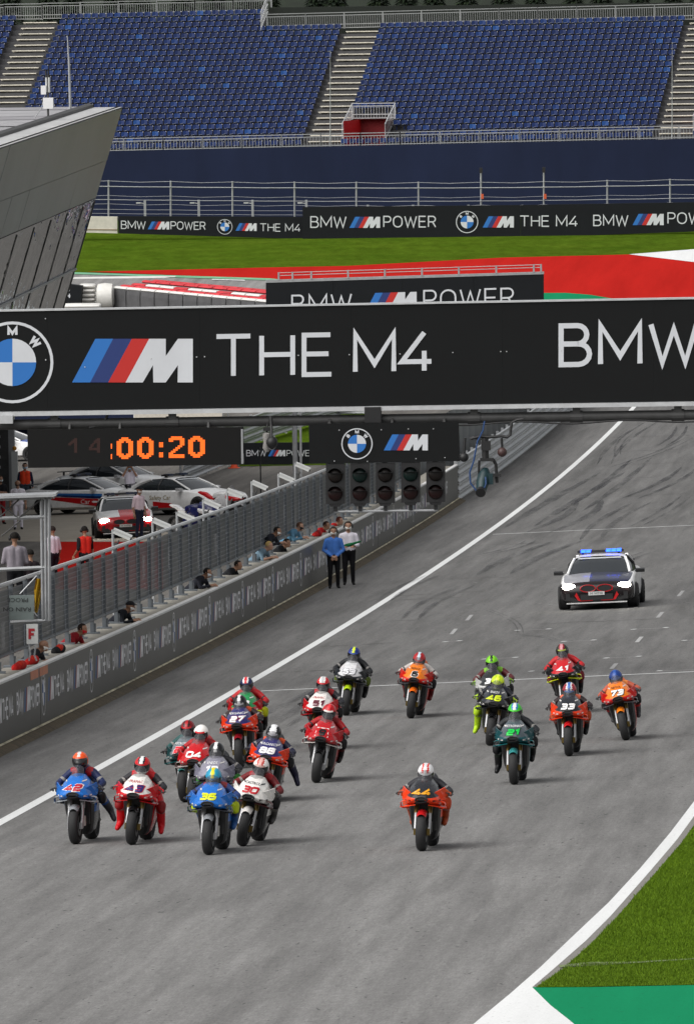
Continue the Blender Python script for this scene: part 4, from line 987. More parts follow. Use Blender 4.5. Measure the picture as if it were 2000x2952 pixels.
def cushion(name,label,px,u,d,rows,m,cat='air fence'):
    "row of inflated tubes: px rectangle at station u, depth d"
    x0,y0,x1,y1=px; o=thing(name,label,cat,onu((x0+x1)/2,y1,u),BX); f=plane(u,o.location)
    a=f(x0,y1); c=f(x1,y0); h=(c[2]-a[2])/rows
    for j in range(rows):
        z=a[2]+(j+.5)*h; q=MB()
        q.loft([[(x,.5*d+(.5*d)*sg*math.cos(t)*e if 0 else .5*d*math.cos(t)*e+d/2,z+h*.54*math.sin(t)*e) for t in [2*math.pi*i/12 for i in range(12)]] for x,e,sg in ((a[0],.55,1),(a[0]+.1,.95,1),((a[0]+c[0])/2,1.03,1),(c[0]-.1,.95,1),(c[0],.55,1))]); q.build('tube',m,o,smooth=True)
    return o,f
UAF=uv(P0)[0]-.5
o,f=cushion('air_fence','white inflated air fence block of stacked tubes beside the tyre wall',(228,818,273,884),UAF,1.2,5,m_wvinyl)
o,f=cushion('air_fence','crumpled white air fence end cover next to the grey tyre wall',(275,820,326,890),UAF-.4,1.5,1,mat('crumpled_vinyl',(.70,.69,.65),.5,vary=.1,vscale=2,bump=1.,bscale=3))
o,f=cushion('air_fence','long white inflated air fence lying behind the tyre wall',(205,797,508,822),UAF+26,2.0,1,m_wvinyl)
o,f=cushion('air_fence','white foot cushion under the black M4 banner',(150,874,290,892),UAF-2.5,.8,1,m_wvinyl)
o=thing('banner_cushion','black air fence cover printed with white M4 beside the leaning building','air fence',onu(205,885,UAF-1),BX); f=plane(UAF-1,o.location)
q=MB(); slab(q,f,[(140,812),(236,824),(232,880),(140,872)],1.0); q.build('cover',m_board2,o)
q=MB(); put(q,text('M4',172,-858,26,3,3,gap=.2,wd=.7),lambda x,y,oo:f(x,-y+(x-172)*.05,.03+oo*4)); q.build('lettering',PR,o,fixn=False)
o=thing('blue_cushion','small dark blue covered barrier end at the foot of the far board','barrier',GP(720,905)); q=MB(); q.loft([[(x,.7*math.cos(t)*e,.55+.5*math.sin(t)*e) for t in [2*math.pi*i/10 for i in range(10)]] for x,e in ((-1.1,.6),(-.9,1),(.9,1),(1.1,.6))]); q.build('cover',mat('dark_blue_vinyl',(.02,.025,.10),.5),o,smooth=True)
# ------------------------------------------------------------------ racing motorcycles
def skeleton_mesh(name, prims, voxel=.022, smooth=4):
    "one continuous surface grown over tapered limbs; prims: (p0,p1,r0,r1,slot)"
    q=MB()
    for pr_ in prims:
        p0,p1,r0,r1,sl=pr_[:5]
        p0,p1=Vector(p0),Vector(p1); d=p1-p0; L=d.length
        if L<1e-5: q.ball(p0,r0,12,8); continue
        d/=L; pts=[];rs=[]
        for t in (-1,-.8,-.45,0): pts.append(p0+d*r0*t); rs.append(max(.0015,r0*math.sqrt(max(0,1-t*t))))
        for t in (0.001,.45,.8,1): pts.append(p1+d*r1*t); rs.append(max(.0015,r1*math.sqrt(max(0,1-t*t))))
        q.path(pts,rs,12)
    me=q.mesh(name+'_raw'); o=bpy.data.objects.new('tmp',me); col.objects.link(o)
    b=bmesh.new(); b.from_mesh(me); bmesh.ops.recalc_face_normals(b,faces=b.faces); b.to_mesh(me); b.free()
    md=o.modifiers.new('r','REMESH'); md.mode='VOXEL'; md.voxel_size=voxel; md.use_smooth_shade=True
    ms=o.modifiers.new('s','SMOOTH'); ms.iterations=smooth; ms.factor=.5
    dg=bpy.context.evaluated_depsgraph_get(); out=bpy.data.meshes.new_from_object(o.evaluated_get(dg)); out.name=name
    bpy.data.objects.remove(o); bpy.data.meshes.remove(me)
    n=len(out.polygons); c=np.zeros(n*3); out.polygons.foreach_get('center',c); c=c.reshape(-1,3)
    best=np.full(n,1e9); idx=np.zeros(n,int)
    for pr_ in prims:
        p0,p1,r0,r1,sl=pr_[:5]; a=np.array(p0,float); d=np.array(p1,float)-a; dd=max(1e-9,float(d@d)); t=np.clip(((c-a)@d)/dd,0,1)
        ds=np.linalg.norm(c-(a+t[:,None]*d),axis=1)-(r0+(r1-r0)*t); k=ds<best; best[k]=ds[k]; idx[k]=sl
        for t0,t1,s2 in (pr_[5] if len(pr_)>5 else ()): idx[k&(t>t0)&(t<t1)]=s2
    out.polygons.foreach_set('material_index',[int(i) for i in idx]); out.polygons.foreach_set('use_smooth',[True]*n)
    return out
def setmats(o, mats):
    "own materials for one copy of a shared mesh"
    while len(o.data.materials)<len(mats): o.data.materials.append(mats[len(o.data.materials)])
    for i,m in enumerate(mats): o.material_slots[i].link='OBJECT'; o.material_slots[i].material=m
    return o
# a hand: palm, four unequal bent fingers, thumb from the side; x = finger direction, z = back of the hand
def hand_mesh(curl):
    pr=[((0,0,0),(.075,0,0),.034,.04,0),((.02,-.02,0),(.08,-.025,0),.026,.022,0),((.02,.02,0),(.08,.025,0),.026,.022,0)]
    for k,(y,l) in enumerate(((-.036,.062),(-.012,.075),(.012,.080),(.036,.070))):
        p=Vector((.085,y,0)); a=curl
        for j,s in enumerate((.45,.32,.23)):
            e=p+Vector((math.cos(a),0,-math.sin(a)))*l*s*1.25; pr.append((tuple(p),tuple(e),.0125-.001*j,.0115-.001*j,0)); p=e; a+=curl*.9
    p=Vector((.02,.04,-.005)); e=p+Vector((.03,.03,-.012)); pr.append((tuple(p),tuple(e),.015,.0135,0)); pr.append((tuple(e),tuple(e+Vector((.03,.008,-.02-.02*curl))),.0125,.011,0))
    return skeleton_mesh('hand',pr,.0075,2)
HAND_GRIP,HAND_REST=hand_mesh(1.0),hand_mesh(.28)
HAND_GRIP.materials.append(m_black); HAND_REST.materials.append(m_black)
def put_hand(name, me, parent, at, direction, back, m, mirror=False, scale=1.1):
    x=Vector(direction).normalized(); z=Vector(back); z=(z-x*z.dot(x)).normalized(); y=z.cross(x)
    M=Matrix((x,y*(-1 if mirror else 1),z)).transposed().to_4x4(); M=M@Matrix.Scale(scale,4); M.translation=Vector(at)
    o=link(name,me,parent,M); setmats(o,[m]); return o
# ---- shared bike meshes (local x forward, y to the rider's left, z up; ground below the middle of the wheelbase)
XF,XB=.72,-.72
def tyre_geo(R,w,xc):
    q=MB(); M=Matrix.Translation((xc,0,R)); h=w/2
    pf=[(R-.085,-h*.72),(R-.07,-h*.96),(R-.045,-h),(R-.02,-h*.80),(R-.006,-h*.45),(R,0),(R-.006,h*.45),(R-.02,h*.80),(R-.045,h),(R-.07,h*.96),(R-.085,h*.72)]
    q.lathe(pf,28,0,M); return q
def rim_geo(R,w,xc):
    q=MB(); M=Matrix.Translation((xc,0,R)); h=w/2*.72
    q.lathe([(R-.083,-h),(R-.105,-h),(R-.115,0),(R-.105,h),(R-.083,h)],28,0,M)
    for k in range(5):
        t=2*math.pi*k/5; q.tube((xc,0,R),(xc+(R-.1)*math.cos(t),0,R+(R-.1)*math.sin(t)),.02,.014,6)
    q.tube((xc,-h,R),(xc,h,R),.035,n=10); return q
def disc_geo(R,w,xc):
    q=MB(); M=Matrix.Translation((xc,0,R))
    for y in (-w/2+.004,w/2-.004): q.lathe([(.09,y-.003),(.165,y-.003),(.165,y+.003),(.09,y+.003)],24,0,M,closed=True)
    return q
RFt,RBt=.302,.315
BIKE={}
BIKE['front_tyre']=tyre_geo(RFt,.15,XF).mesh('front_tyre',True); BIKE['rear_tyre']=tyre_geo(RBt,.20,XB).mesh('rear_tyre',True)
BIKE['front_rim']=rim_geo(RFt,.125,XF).mesh('rim',True); BIKE['rear_rim']=rim_geo(RBt,.19,XB).mesh('rim',True)
BIKE['front_disc']=disc_geo(RFt,.14,XF).mesh('brake_disc')
def fork(s):
    q=MB(); q.tube((XF+.0,s*.105,.27),(XF-.10,s*.105,.60),.030,.030,10,1); q.tube((XF-.10,s*.105,.58),(XF-.20,s*.105,.92),.038,.038,10,0); q.box((XF+.03,s*.10,.30),(.07,.05,.10),0); return q.mesh('fork_leg',True)
BIKE['fork_l'],BIKE['fork_r']=fork(1),fork(-1)
def caliper(s):
    q=MB(); q.loft([[(XF-.13+x*.06,s*.105+y*.035,.36+z) for x,y in ((-1,-1),(1,-1),(1,1),(-1,1))] for z in (-.07,-.04,.06,.09)]); return q.mesh('caliper')
BIKE['cal_l'],BIKE['cal_r']=caliper(1),caliper(-1)
q=MB(); rings=[]
for a in range(52,116,8):
    t=math.radians(a); r=RFt+.022; e=1.0 if 55<a<112 else .8
    rings.append([(XF+(r+dr)*math.cos(t),y*e,RFt+(r+dr)*math.sin(t)) for y,dr in ((-.078,-.035),(-.06,.0),(-.03,.018),(0,.024),(.03,.018),(.06,.0),(.078,-.035))])
q.loft(rings,closed=False,caps=False); BIKE['fender']=q.mesh('fender',True)
# nose cowl: delta shape, narrow at the screen, widest low down
NS=[(.95,.10,.735,.775,.06),(.905,.19,.705,.83,.085),(.82,.265,.675,.90,.105),(.70,.305,.655,.965,.115),(.56,.32,.65,1.02,.11),(.42,.31,.66,1.05,.105),(.28,.28,.69,1.045,.10)]
q=MB(); rings=[]
for x,w,zb,zt,wt in NS:
    w*=.9; zb+=.07; zt+=.07; hh=zt-zb
    half=[(w*.55,zb-.012),(w*.93,zb),(w,zb+.22*hh),(w*.90,zb+.42*hh),(w*.64+wt*.20,zb+.70*hh),(wt*1.05,zb+.95*hh),(wt*.5,zt)]
    rings.append([(x,y,z) for y,z in half]+[(x,-y,z) for y,z in half[::-1]])
def nm(i,k):
    if i==-1: return 2
    if i==-2: return 2
    kk=min(k,12-k) if k<13 else 0
    return 2 if k==13 else (0 if kk<3 else 1)
q.loft(rings,mi=nm); b=bmesh.new(); me=q.mesh('nose_fairing',True); b.from_mesh(me); bmesh.ops.recalc_face_normals(b,faces=b.faces); b.to_mesh(me)
NOSE_BVH=BVHTree.FromBMesh(b); b.free(); BIKE['nose']=me
def intake():
    q=MB(); q.loft([[(x,w*math.cos(t),.805+h*math.sin(t)-.004) for t in [2*math.pi*i/12 for i in range(12)]] for x,w,h in ((.80,.10,.045),(.968,.105,.052),(.972,.09,.044),(.90,.06,.02))]); return q.mesh('air_intake')
BIKE['intake']=intake()
# side fairing: stack of plan outlines from belly to top
def side():
    lv=[(.13,.10,.16,-.30,.5),(.20,.17,.24,-.34,.6),(.34,.215,.34,-.36,.7),(.50,.235,.42,-.34,.72),(.64,.25,.46,-.28,.72),(.78,.25,.46,-.16,.72),(.92,.21,.44,-.02,.7)]
    rings=[]
    for z,w,xf,xr,e in lv:
        half=[(xf,w*.62),(xf-.03,w*.86),(xf-.14,w*.99),(xf-.32,w),(xr+.12,w*.95),(xr,w*e)]
        rings.append([(x,y,z) for x,y in half]+[(x,-y,z) for x,y in half[::-1]])
    q=MB(); q.loft(rings,mi=lambda i,k: 2 if k in(11,0,10,1,9) else (1 if 0<=i<3 else 0)); return q.mesh('side_fairing',True)  # front faces black: dark radiator and duct shadow put into the colour
BIKE['side']=side()
q=MB(); q.box((.40,0,.53),(.05,.36,.44)); BIKE['radiator']=q.mesh('radiator')
q=MB(); q.loft([[(x,y*w,z+c) for y,z in ((-1,0),(-1,.10),(-.6,.16),(0,.18),(.6,.16),(1,.10),(1,0))] for x,w,c in ((.22,.10,.86),(.12,.17,.86),(-.08,.18,.84),(-.24,.14,.80),(-.30,.11,.78))]); BIKE['tank']=q.mesh('tank',True)
q=MB(); q.loft([[(x,y*w,z) for y,z in ((-1,zb),(-1,zt-.03),(-.6,zt),(.6,zt),(1,zt-.03),(1,zb))] for x,w,zb,zt in ((-.26,.12,.72,.82),(-.45,.14,.76,.86),(-.62,.12,.84,.98),(-.86,.07,.93,1.02),(-.95,.03,.97,1.0))]); BIKE['tail']=q.mesh('tail_unit',True)
q=MB(); q.box((-.02,0,.45),(.5,.30,.42)); q.box((-.05,0,.25),(.34,.24,.2)); q.tube((-.30,-.15,.42),(XB,-.13,RBt),.05,.035,6); q.tube((-.30,.15,.42),(XB,.13,RBt),.05,.035,6); q.tube((XB,-.14,RBt),(XB,.14,RBt),.03,n=8); BIKE['engine']=q.mesh('engine_and_swingarm')
q=MB(); q.path([(-.1,-.14,.2),(-.35,-.16,.24),(-.58,-.19,.34),(-.72,-.2,.40)],[.035,.04,.06,.062],10); BIKE['exhaust']=q.mesh('exhaust',True)
q=MB(); rings=[]
for x,w,z in ((.62,.088,1.05),(.56,.10,1.12),(.50,.106,1.185),(.45,.10,1.235),(.43,.085,1.255)):
    rings.append([(x-.06*abs(math.sin(t))**2,w*math.sin(t),z-.055*(1-math.cos(t))) for t in [math.radians(-95+190*i/10) for i in range(11)]])
q.loft(rings,closed=False,caps=False); BIKE['screen']=q.mesh('windscreen',True)
def winglet(s):
    q=MB(); pr=[(.0,0),(.05,.012),(.12,.01),(.17,0),(.12,-.006),(.05,-.006)]
    st=[(.25,.77,.0,.58),(.325,.755,.01,.56),(.345,.735,.02,.55),(.34,.685,.03,.55),(.31,.655,.02,.54),(.24,.66,.0,.52)]
    q.loft([[(x0+a,s*y+ (0),z+c) for a,c in pr] for y,z,_,x0 in st])
    q.add([(.86,s*.10,.725),(.60,s*.14,.73),(.52,s*.35,.69),(.66,s*.355,.675),(.86,s*.10,.710),(.60,s*.14,.715),(.52,s*.35,.677),(.66,s*.355,.663)],[(0,1,2,3),(7,6,5,4),(0,4,5,1),(1,5,6,2),(2,6,7,3),(3,7,4,0)]); return q.mesh('winglet',True)
BIKE['wing_l'],BIKE['wing_r']=winglet(1),winglet(-1)
def cowl(s):
    q=MB(); a=[(.90,s*.10,.86),(.70,s*.26,.945),(.52,s*.325,.985),(.46,s*.345,.87),(.56,s*.335,.79),(.90,s*.115,.755)]; c=[(x-.02,y-s*.012,z) for x,y,z in a]; n=len(a)
    q.add(a+c,[(0,1,4,5),(1,2,3,4),(n+5,n+4,n+1,n),(n+4,n+3,n+2,n+1)]+[(i,n+i,n+(i+1)%n,(i+1)%n) for i in range(n)]); return q.mesh('cowl_panel')
BIKE['cowl_l'],BIKE['cowl_r']=cowl(1),cowl(-1)
def bar(s):
    q=MB(); q.tube((.46,s*.12,.93),(.36,s*.37,.885),.017,n=8); q.path([(.40,s*.22,.91),(.50,s*.30,.90),(.50,s*.40,.885)],.009,6); return q.mesh('handlebar')
def guard(s):
    q=MB(); q.path([(.37,s*.38,.885),(.44,s*.43,.87),(.56,s*.425,.865),(.60,s*.38,.86)],[.014,.013,.012,.008],6); return q.mesh('lever_guard')
BIKE['bar_l'],BIKE['bar_r'],BIKE['guard_l'],BIKE['guard_r']=bar(1),bar(-1),guard(1),guard(-1)
for k,me in BIKE.items():
    if not me.materials:
        for _ in range(3 if k in('nose','side') else 2 if k.startswith('fork') else 1): me.materials.append(m_black)
    b=bmesh.new(); b.from_mesh(me); bmesh.ops.recalc_face_normals(b,faces=b.faces); b.to_mesh(me); b.free()
    if any(p.use_smooth for p in me.polygons): me.set_sharp_from_angle(angle=math.radians(14 if k=='nose' else 20 if k=='side' else 42))
# ---- rider meshes: seated crouch at three heights, legs tucked or hanging
def rider_mesh(h,ll,lr):
    # h: 0 full tuck .. 1 sitting up ; ll, lr leg state ('t' tucked, 'o' hanging out, 'd' dangling low)
    hx=.30-.12*h; hz=1.135+.13*h
    sh=Vector((.06-.06*h,0,1.03+.10*h)); pv=Vector((-.38,0,.96))
    pr=[((-.40,-.08,.93),(-.40,.08,.93),.135,.135,0),(tuple(pv),tuple(sh*.5+pv*.5+Vector((0,0,.05))),.15,.155,0),(tuple(sh*.5+pv*.5+Vector((0,0,.05))),tuple(sh+Vector((-.04,0,.0))),.155,.14,0),
        (tuple(sh+Vector((0,-.14,0))),tuple(sh+Vector((0,.14,0))),.08,.08,1),(tuple(sh+Vector((-.10,0,.10))),tuple(sh+Vector((-.30,0,.07))),.075,.05,0),
        (tuple(sh+Vector((.03,0,.04))),(hx-.02,0,hz-.06),.075,.07,0)]
    for s in (1,-1):
        S_=sh+Vector((0,s*.175,-.01)); E_=Vector((.15,s*.365,.90+.05*h)); Hn=Vector((.385,s*.315,.885))
        pr+=[(tuple(S_),tuple(E_),.072,.056,2,((.62,.74,7),)),(tuple(E_),tuple(Hn),.056,.042,2)]
        st=ll if s>0 else lr
        Hp=Vector((-.38,s*.10,.92))
        if st=='t': K=Vector((.02,s*.285,.74)); A_=Vector((-.34,s*.235,.44)); Tn=Vector((-.20,s*.245,.38))
        elif st=='o': K=Vector((.05,s*.30,.74)); A_=Vector((-.25,s*.40,.50)); Tn=Vector((-.18,s*.475,.35))
        else: K=Vector((.10,s*.32,.63)); A_=Vector((-.08,s*.33,.29)); Tn=Vector((.06,s*.355,.20))
        pr+=[(tuple(Hp),tuple(K),.105,.075,3,((.45,.58,7),)),(tuple(K),tuple(A_),.082,.062,4,((.2,.3,7),)),(tuple(K.lerp(A_,.45)),tuple(A_),.074,.064,5),(tuple(A_),tuple(Tn),.058,.046,5),(tuple(K+Vector((.03,s*.02,0))),tuple(K+Vector((.045,s*.03,-.07))),.08,.066,6)]
    me=skeleton_mesh('leathers',pr,.024,3)
    for _ in range(8): me.materials.append(m_black)
    return me
RM={}
def get_rider(h,ll,lr):
    k=(round(h*2)/2,ll,lr)
    if k not in RM: RM[k]=rider_mesh(*k)
    return RM[k]
def helmet_mesh():
    # full-face shell: dome, chin bar pushed forward, spoiler at the back
    q=MB(); nu,nv=24,16; vs=[]; fs=[]; ms=[]
    for j in range(nv+1):
        p=math.pi*j/nv
        for i in range(nu):
            t=2*math.pi*i/nu; x,y,z=math.sin(p)*math.cos(t),math.sin(p)*math.sin(t),math.cos(p)
            X,Y,Z=x*.155,y*.131,z*.146
            if x<0 and z>-.2: X*=1.10
            if x>.3 and z<-.15: X*=1.10-.1*z; Z*=.98
            if z<-.75: Z*=.88
            vs.append((X,Y,Z))
    for j in range(nv):
        for i in range(nu):
            fs.append((j*nu+i,(j+1)*nu+i,(j+1)*nu+(i+1)%nu,j*nu+(i+1)%nu))
            t=2*math.pi*(i+.5)/nu; p=math.pi*(j+.5)/nv; a=math.degrees(t); a=a-360 if a>180 else a; z=math.cos(p); y=math.sin(p)*math.sin(t); x=math.sin(p)*math.cos(t)
            if abs(a)<78 and -.38<z<.30: m_=5
            elif z<=-.38: m_=3
            elif abs(y)<.20: m_=1
            elif .20<=abs(y)<.42: m_=2
            else: m_=0
            if x>.25 and z>.30 and abs(y)<.55 and z<.62: m_=4
            ms.append(m_)
    q.add(vs,fs,ms); me=q.mesh('helmet',True)
    for _ in range(6): me.materials.append(m_black)
    b=bmesh.new(); b.from_mesh(me); bmesh.ops.remove_doubles(b,verts=b.verts,dist=1e-4); bmesh.ops.recalc_face_normals(b,faces=b.faces); b.to_mesh(me); b.free(); return me
HELM=helmet_mesh()
q=MB(); q.loft([[(-.155,y,-.02),(-.20,y*.8,-.005),(-.16,y,.03)] for y in (-.06,0,.06)]); SPOI=q.mesh('spoiler'); SPOI.materials.append(m_black)
PC={}
def paint(c,rough=.28,coat=.4,suit=False):
    c=lin(c); k=(tuple(round(x,4) for x in c),suit)
    if k not in PC: PC[k]=mat(('leather_%d' if suit else 'bike_paint_%d')%len(PC),c,.5 if suit else rough,coat=0 if suit else .12,spec=.35,vary=.10,vscale=9,bump=.25 if suit else 0,bscale=25)
    return PC[k]
m_screen_t=mat('smoked_screen',(.12,.12,.13),.08,alpha=.36,spec=.8); m_visor=mat('dark_visor',(.008,.008,.01),.06,spec=.8); m_disc=mat('carbon_disc',(.03,.03,.03),.4)
m_gold=mat('fork_gold',(.16,.11,.03),.35,.7); m_alu=mat('alloy',(.42,.42,.43),.35,.7)
def nose_text(root,polys,mats,name):
    "flat print wrapped on the nose cowl (photo-left = rider's right)"
    q=MB()
    for p,m_,l in polys:
        pts=[]
        # subdivide edges so that the print follows the surface
        for (a,c),(a2,c2) in zip(p,p[1:]+p[:1]):
            for t in (0,.5): pts.append((a+(a2-a)*t,c+(c2-c)*t))
        out=[]
        for a,c in pts:
            hit=NOSE_BVH.ray_cast(Vector((2,a,c)),Vector((-1,0,0)))
            if hit[0] is None: break
            out.append(tuple(hit[0]+hit[1]*(.004+.002*l)+Vector((.002+.0015*l,0,0))))
        if len(out)==len(pts): q.quad(out,m_)
    if q.f: return q.build(name,mats,root,fixn=False)
def num_polys(s,h=.105,w=.030,z=.80,layer=0,m=0,slant=.18,wd=1.55):
    tw_=twidth(s,h,.22,wd); P=text(s,0,0,h,w,m,gap=.22,slant=slant,wd=wd)
    return [([(-(tw_/2)+a-slant*h*.35,z+c) for a,c in p],m,l+layer) for p,_,l in P]
_fc={}
def font_polys(s,size,m,layer=0):
    if s not in _fc:
        cu=bpy.data.curves.new('t','FONT'); cu.body=s; cu.size=1; cu.resolution_u=2; o=bpy.data.objects.new('t',cu); col.objects.link(o)
        dg=bpy.context.evaluated_depsgraph_get(); me=bpy.data.meshes.new_from_object(o.evaluated_get(dg)); bpy.data.objects.remove(o)
        V=[(v.co.x,v.co.y) for v in me.vertices]; P=[[V[i] for i in p.vertices] for p in me.polygons]; x0=min(v[0] for v in V); x1=max(v[0] for v in V); _fc[s]=(P,x0,x1); bpy.data.meshes.remove(me)
    P,x0,x1=_fc[s]; return [([((a-x0)*size,c*size) for a,c in p],m,layer) for p in P],(x1-x0)*size
def Gf(u,v): return G(u,v)
TEAM=[]
def bike(num,cx,cy,hx,hy,main,accent,lower,ncol,nout,fender,wing,suit,helmet,label,rlabel,yaw=.06,ll='t',lr='t',h=None,word=None,wcol='#f0f0f0',fork='gold',pitch=0.,nslant=.16,head_turn=0.,plate=None,lean=None):
    u,v=gp(cx,cy); P=G(u,v); Z=(P-CAM).dot(FW); s=F/Z
    fw=-T*math.cos(yaw)-N*math.sin(yaw); fw=(G(u+fw.dot(T),v+fw.dot(N))-P).normalized()
    dx,dy=hx-cx,cy-hy
    par=.42*((2870-cx)/F+yaw)*s
    if lean is None: lean=(dx-par)/dy
    hh=dy/s-.42*.065
    if h is None: h=max(0,min(1,(hh-1.285)/.13))
    R=frame(fw)@Matrix.Rotation(-lean,3,'X')@Matrix.Rotation(-pitch,3,'Y')
    root=thing('motorcycle',label,'motorcycle',(0,0,0),None,'racing motorcycles on the straight')
    M=R.to_4x4(); M.translation=P-R@Vector((XF,0,0)) if pitch==0 else P-R@Vector((XF,0,-.0)); root.matrix_world=M
    pm,pa,pl=paint(main),paint(accent),paint(lower)
    def part(name,key,mats,parent=root): o=link(name,BIKE[key],parent); setmats(o,mats); return o
    ft=part('front_wheel','front_rim',[m_disc]); part('tyre','front_tyre',[m_rubber],ft); part('brake_disc','front_disc',[m_disc],ft)
    rt=part('rear_wheel','rear_rim',[m_disc]); part('tyre','rear_tyre',[m_rubber],rt)
    fm=m_gold if fork=='gold' else m_alu
    part('fork_leg','fork_l',[fm,m_alu]); part('fork_leg','fork_r',[fm,m_alu])
    cm=paint('#d8d4cc') if fork!='gold' else m_black
    part('caliper_cover','cal_l',[cm]); part('caliper_cover','cal_r',[cm])
    part('front_fender','fender',[paint(fender)])
    ns=part('nose_fairing','nose',[pm,pa,m_black]); part('air_intake','intake',[m_black],ns)
    part('side_fairing','side',[pm if lower!=main else pm,pl,m_black]); part('radiator','radiator',[m_black])
    part('tank','tank',[pl]); part('tail_unit','tail',[pm]); part('engine','engine',[m_dsteel]); part('exhaust','exhaust',[m_alu])
    part('windscreen','screen',[m_screen_t]); part('cowl_panel','cowl_l',[pm]); part('cowl_panel','cowl_r',[pm])
    part('winglet','wing_l',[paint(wing)]); part('winglet','wing_r',[paint(wing)])
    part('handlebar','bar_l',[m_black]); part('handlebar','bar_r',[m_black]); part('lever_guard','guard_l',[m_black]); part('lever_guard','guard_r',[m_black])
    mats=[paint(ncol),paint(nout) if nout else m_black,paint(wcol)]
    pol=[]
    zb=.86
    if plate: pol+=[([(-.12,zb-.02),(.12,zb-.02),(.10,zb+.13),(-.10,zb+.13)],1,0)]
    if nout and not plate: pol+=num_polys(num,.123,.054,zb-.010,0,1,nslant,wd=1.34)
    pol+=num_polys(num,.105,.029,zb,2,0,nslant)
    nose_text(root,pol,mats,'race_number')
    dk=[paint('#e4e0dc' if sum(lin(main))<.9 else '#1c1c20'),paint(ncol)]
    for y0,y1,z0,z1,i_ in ((.17,.27,.77,.792,0),(.20,.285,.805,.82,0),(.12,.165,1.0,1.02,0)):
        for s in (1,-1): nose_text(root,[([(s*y0,z0),(s*y1,z0+.012),(s*y1,z1+.012),(s*y0,z1)],i_,0)],dk,'sponsor_patch')
    for s in (1,-1):
        q=MB(); q.add([(.10,s*.252,.60),(-.12,s*.245,.60),(-.12,s*.252,.66),(.10,s*.26,.66)],[(0,1,2,3)]); q.build('side_lettering',dk[0],root,fixn=False)
    if word:
        fp,tw_=font_polys(word,.055,2); nose_text(root,[([(a-tw_/2,c+.995) for a,c in p],2,1) for p,_,_ in fp],mats,'sponsor_lettering')
    # rider
    rd=thing('person',rlabel,'person',(0,0,0),None,'riders'); rd.matrix_world=M
    sm=[paint(c,suit=True) for c in suit]   # torso, shoulders, arms, thighs, shins, boots, knee sliders
    sm.append(paint('#8a8784' if sum(lin(suit[2]))<.25 else '#2a2226',suit=True)); setmats(link('leathers',get_rider(h,ll,lr),rd),sm)
    q_=round(h*2)/2; hc=Vector((.31-.12*q_,0,1.185+.13*q_))
    HM=Matrix.Translation(hc)@Matrix.Rotation(head_turn,4,'Z')@Matrix.Rotation(.62-.5*q_,4,'Y')
    hm=link('helmet',HELM,rd,HM); setmats(hm,[paint(c,.2) for c in helmet]+[m_visor])
    setmats(link('spoiler',SPOI,hm),[paint(helmet[0],.2)])
    gl=paint(suit[5],suit=True)
    for s in (1,-1): put_hand('glove',HAND_GRIP,rd,(.352,s*.318,.905),(.97,-s*.05,.0),(0,0,1),gl,mirror=(s<0),scale=1.15)
    return root
K='#141416'; WHT='#ece9e4'; RED='#c4101a'; NVY='#17244e'
#          num  contact     helmet top   main       accent     lower     number     outline  fender    wing      suit(torso,shoulder,arm,thigh,shin,boot,slider)                     helmet(base,stripe,side,chin,brow)
bike('42',218,2435,230,2179,'#1d6ec6','#1d6ec6','#23262e','#b81f33','#f2eeee','#8e9196','#9aa0a6',(NVY,'#a81824',NVY,NVY,'#1e4f96','#3a3a40',K),('#e8551f','#c9c9c9','#e8551f',K,'#e8551f'),'blue racing motorcycle number 42, leftmost of the pack','rider in navy and red leathers with orange silver helmet on bike 42',yaw=.09,ll='o',fork='alu')
bike('43',379,2437,413,2191,RED,WHT,RED,'#2c2a6a','#c9182a',K,'#b01018',(RED,RED,'#2a2a2e',RED,'#c01820','#c8141e','#8a1a1c'),('#c9181f','#e8e6e2','#26262e','#d8d6d2','#b8141c'),'red racing motorcycle number 43 with white nose panel, second from left','rider in red leathers with both legs hanging on red bike 43',yaw=.08,ll='d',lr='d',word='PRAMAC',wcol='#b01a24')
bike('20',534,2314,550,2086,'#123f42','#6e7a80','#0d3c40','#e02030','#f6d0d0','#2f6f6c','#14585a',(K,'#2a5a5a','#20504e',K,'#3a1a1e','#2a1416',K),('#7a1218','#a81a22',K,K,'#c02028'),'dark teal racing motorcycle with red number 20 beside red bike 04','rider in black and teal leathers with dark red helmet on bike 20',yaw=.12,ll='t',word='PETRONAS',lean=-.03)
bike('04',557,2330,584,2098,RED,RED,'#9c1018','#f2f0ee',None,K,'#b8b4b0',(RED,'#8e1218','#a81018',RED,K,K,K),('#ece8e4','#f0ece8','#ece8e4','#c01820','#d02028'),'red racing motorcycle with white number 04 close to bike 20','rider in red leathers with white helmet on bike 04',yaw=.10,lean=.05)
bike('12',612,2378,627,2149,'#7d7b8c','#8b8997','#1b1b20','#e8e8ea',None,K,'#24242a',(K,'#1c1c22','#1d1d24',K,K,K,'#3c8a3a'),('#1a1a1c','#e4e4e4','#2a2a2e',K,'#1a1a1c'),'grey and black racing motorcycle number 12 behind blue bike 36','rider in black leathers with black and white helmet on grey bike 12',yaw=.08,word='ENEOS')
bike('36',601,2466,619,2217,'#1d6ec6','#1d6ec6','#23262e','#d9e021',None,'#8e9196','#3a3d44',(NVY,'#8a2a30','#233f7c',NVY,'#1f2f5e','#2a5fa0','#c6d820'),('#2390b4','#e8d418','#2aa0b8','#e0d020','#1f6f90'),'blue racing motorcycle with yellow number 36 in the front centre','rider in navy leathers with yellow and turquoise helmet on bike 36',yaw=.07,fork='alu')
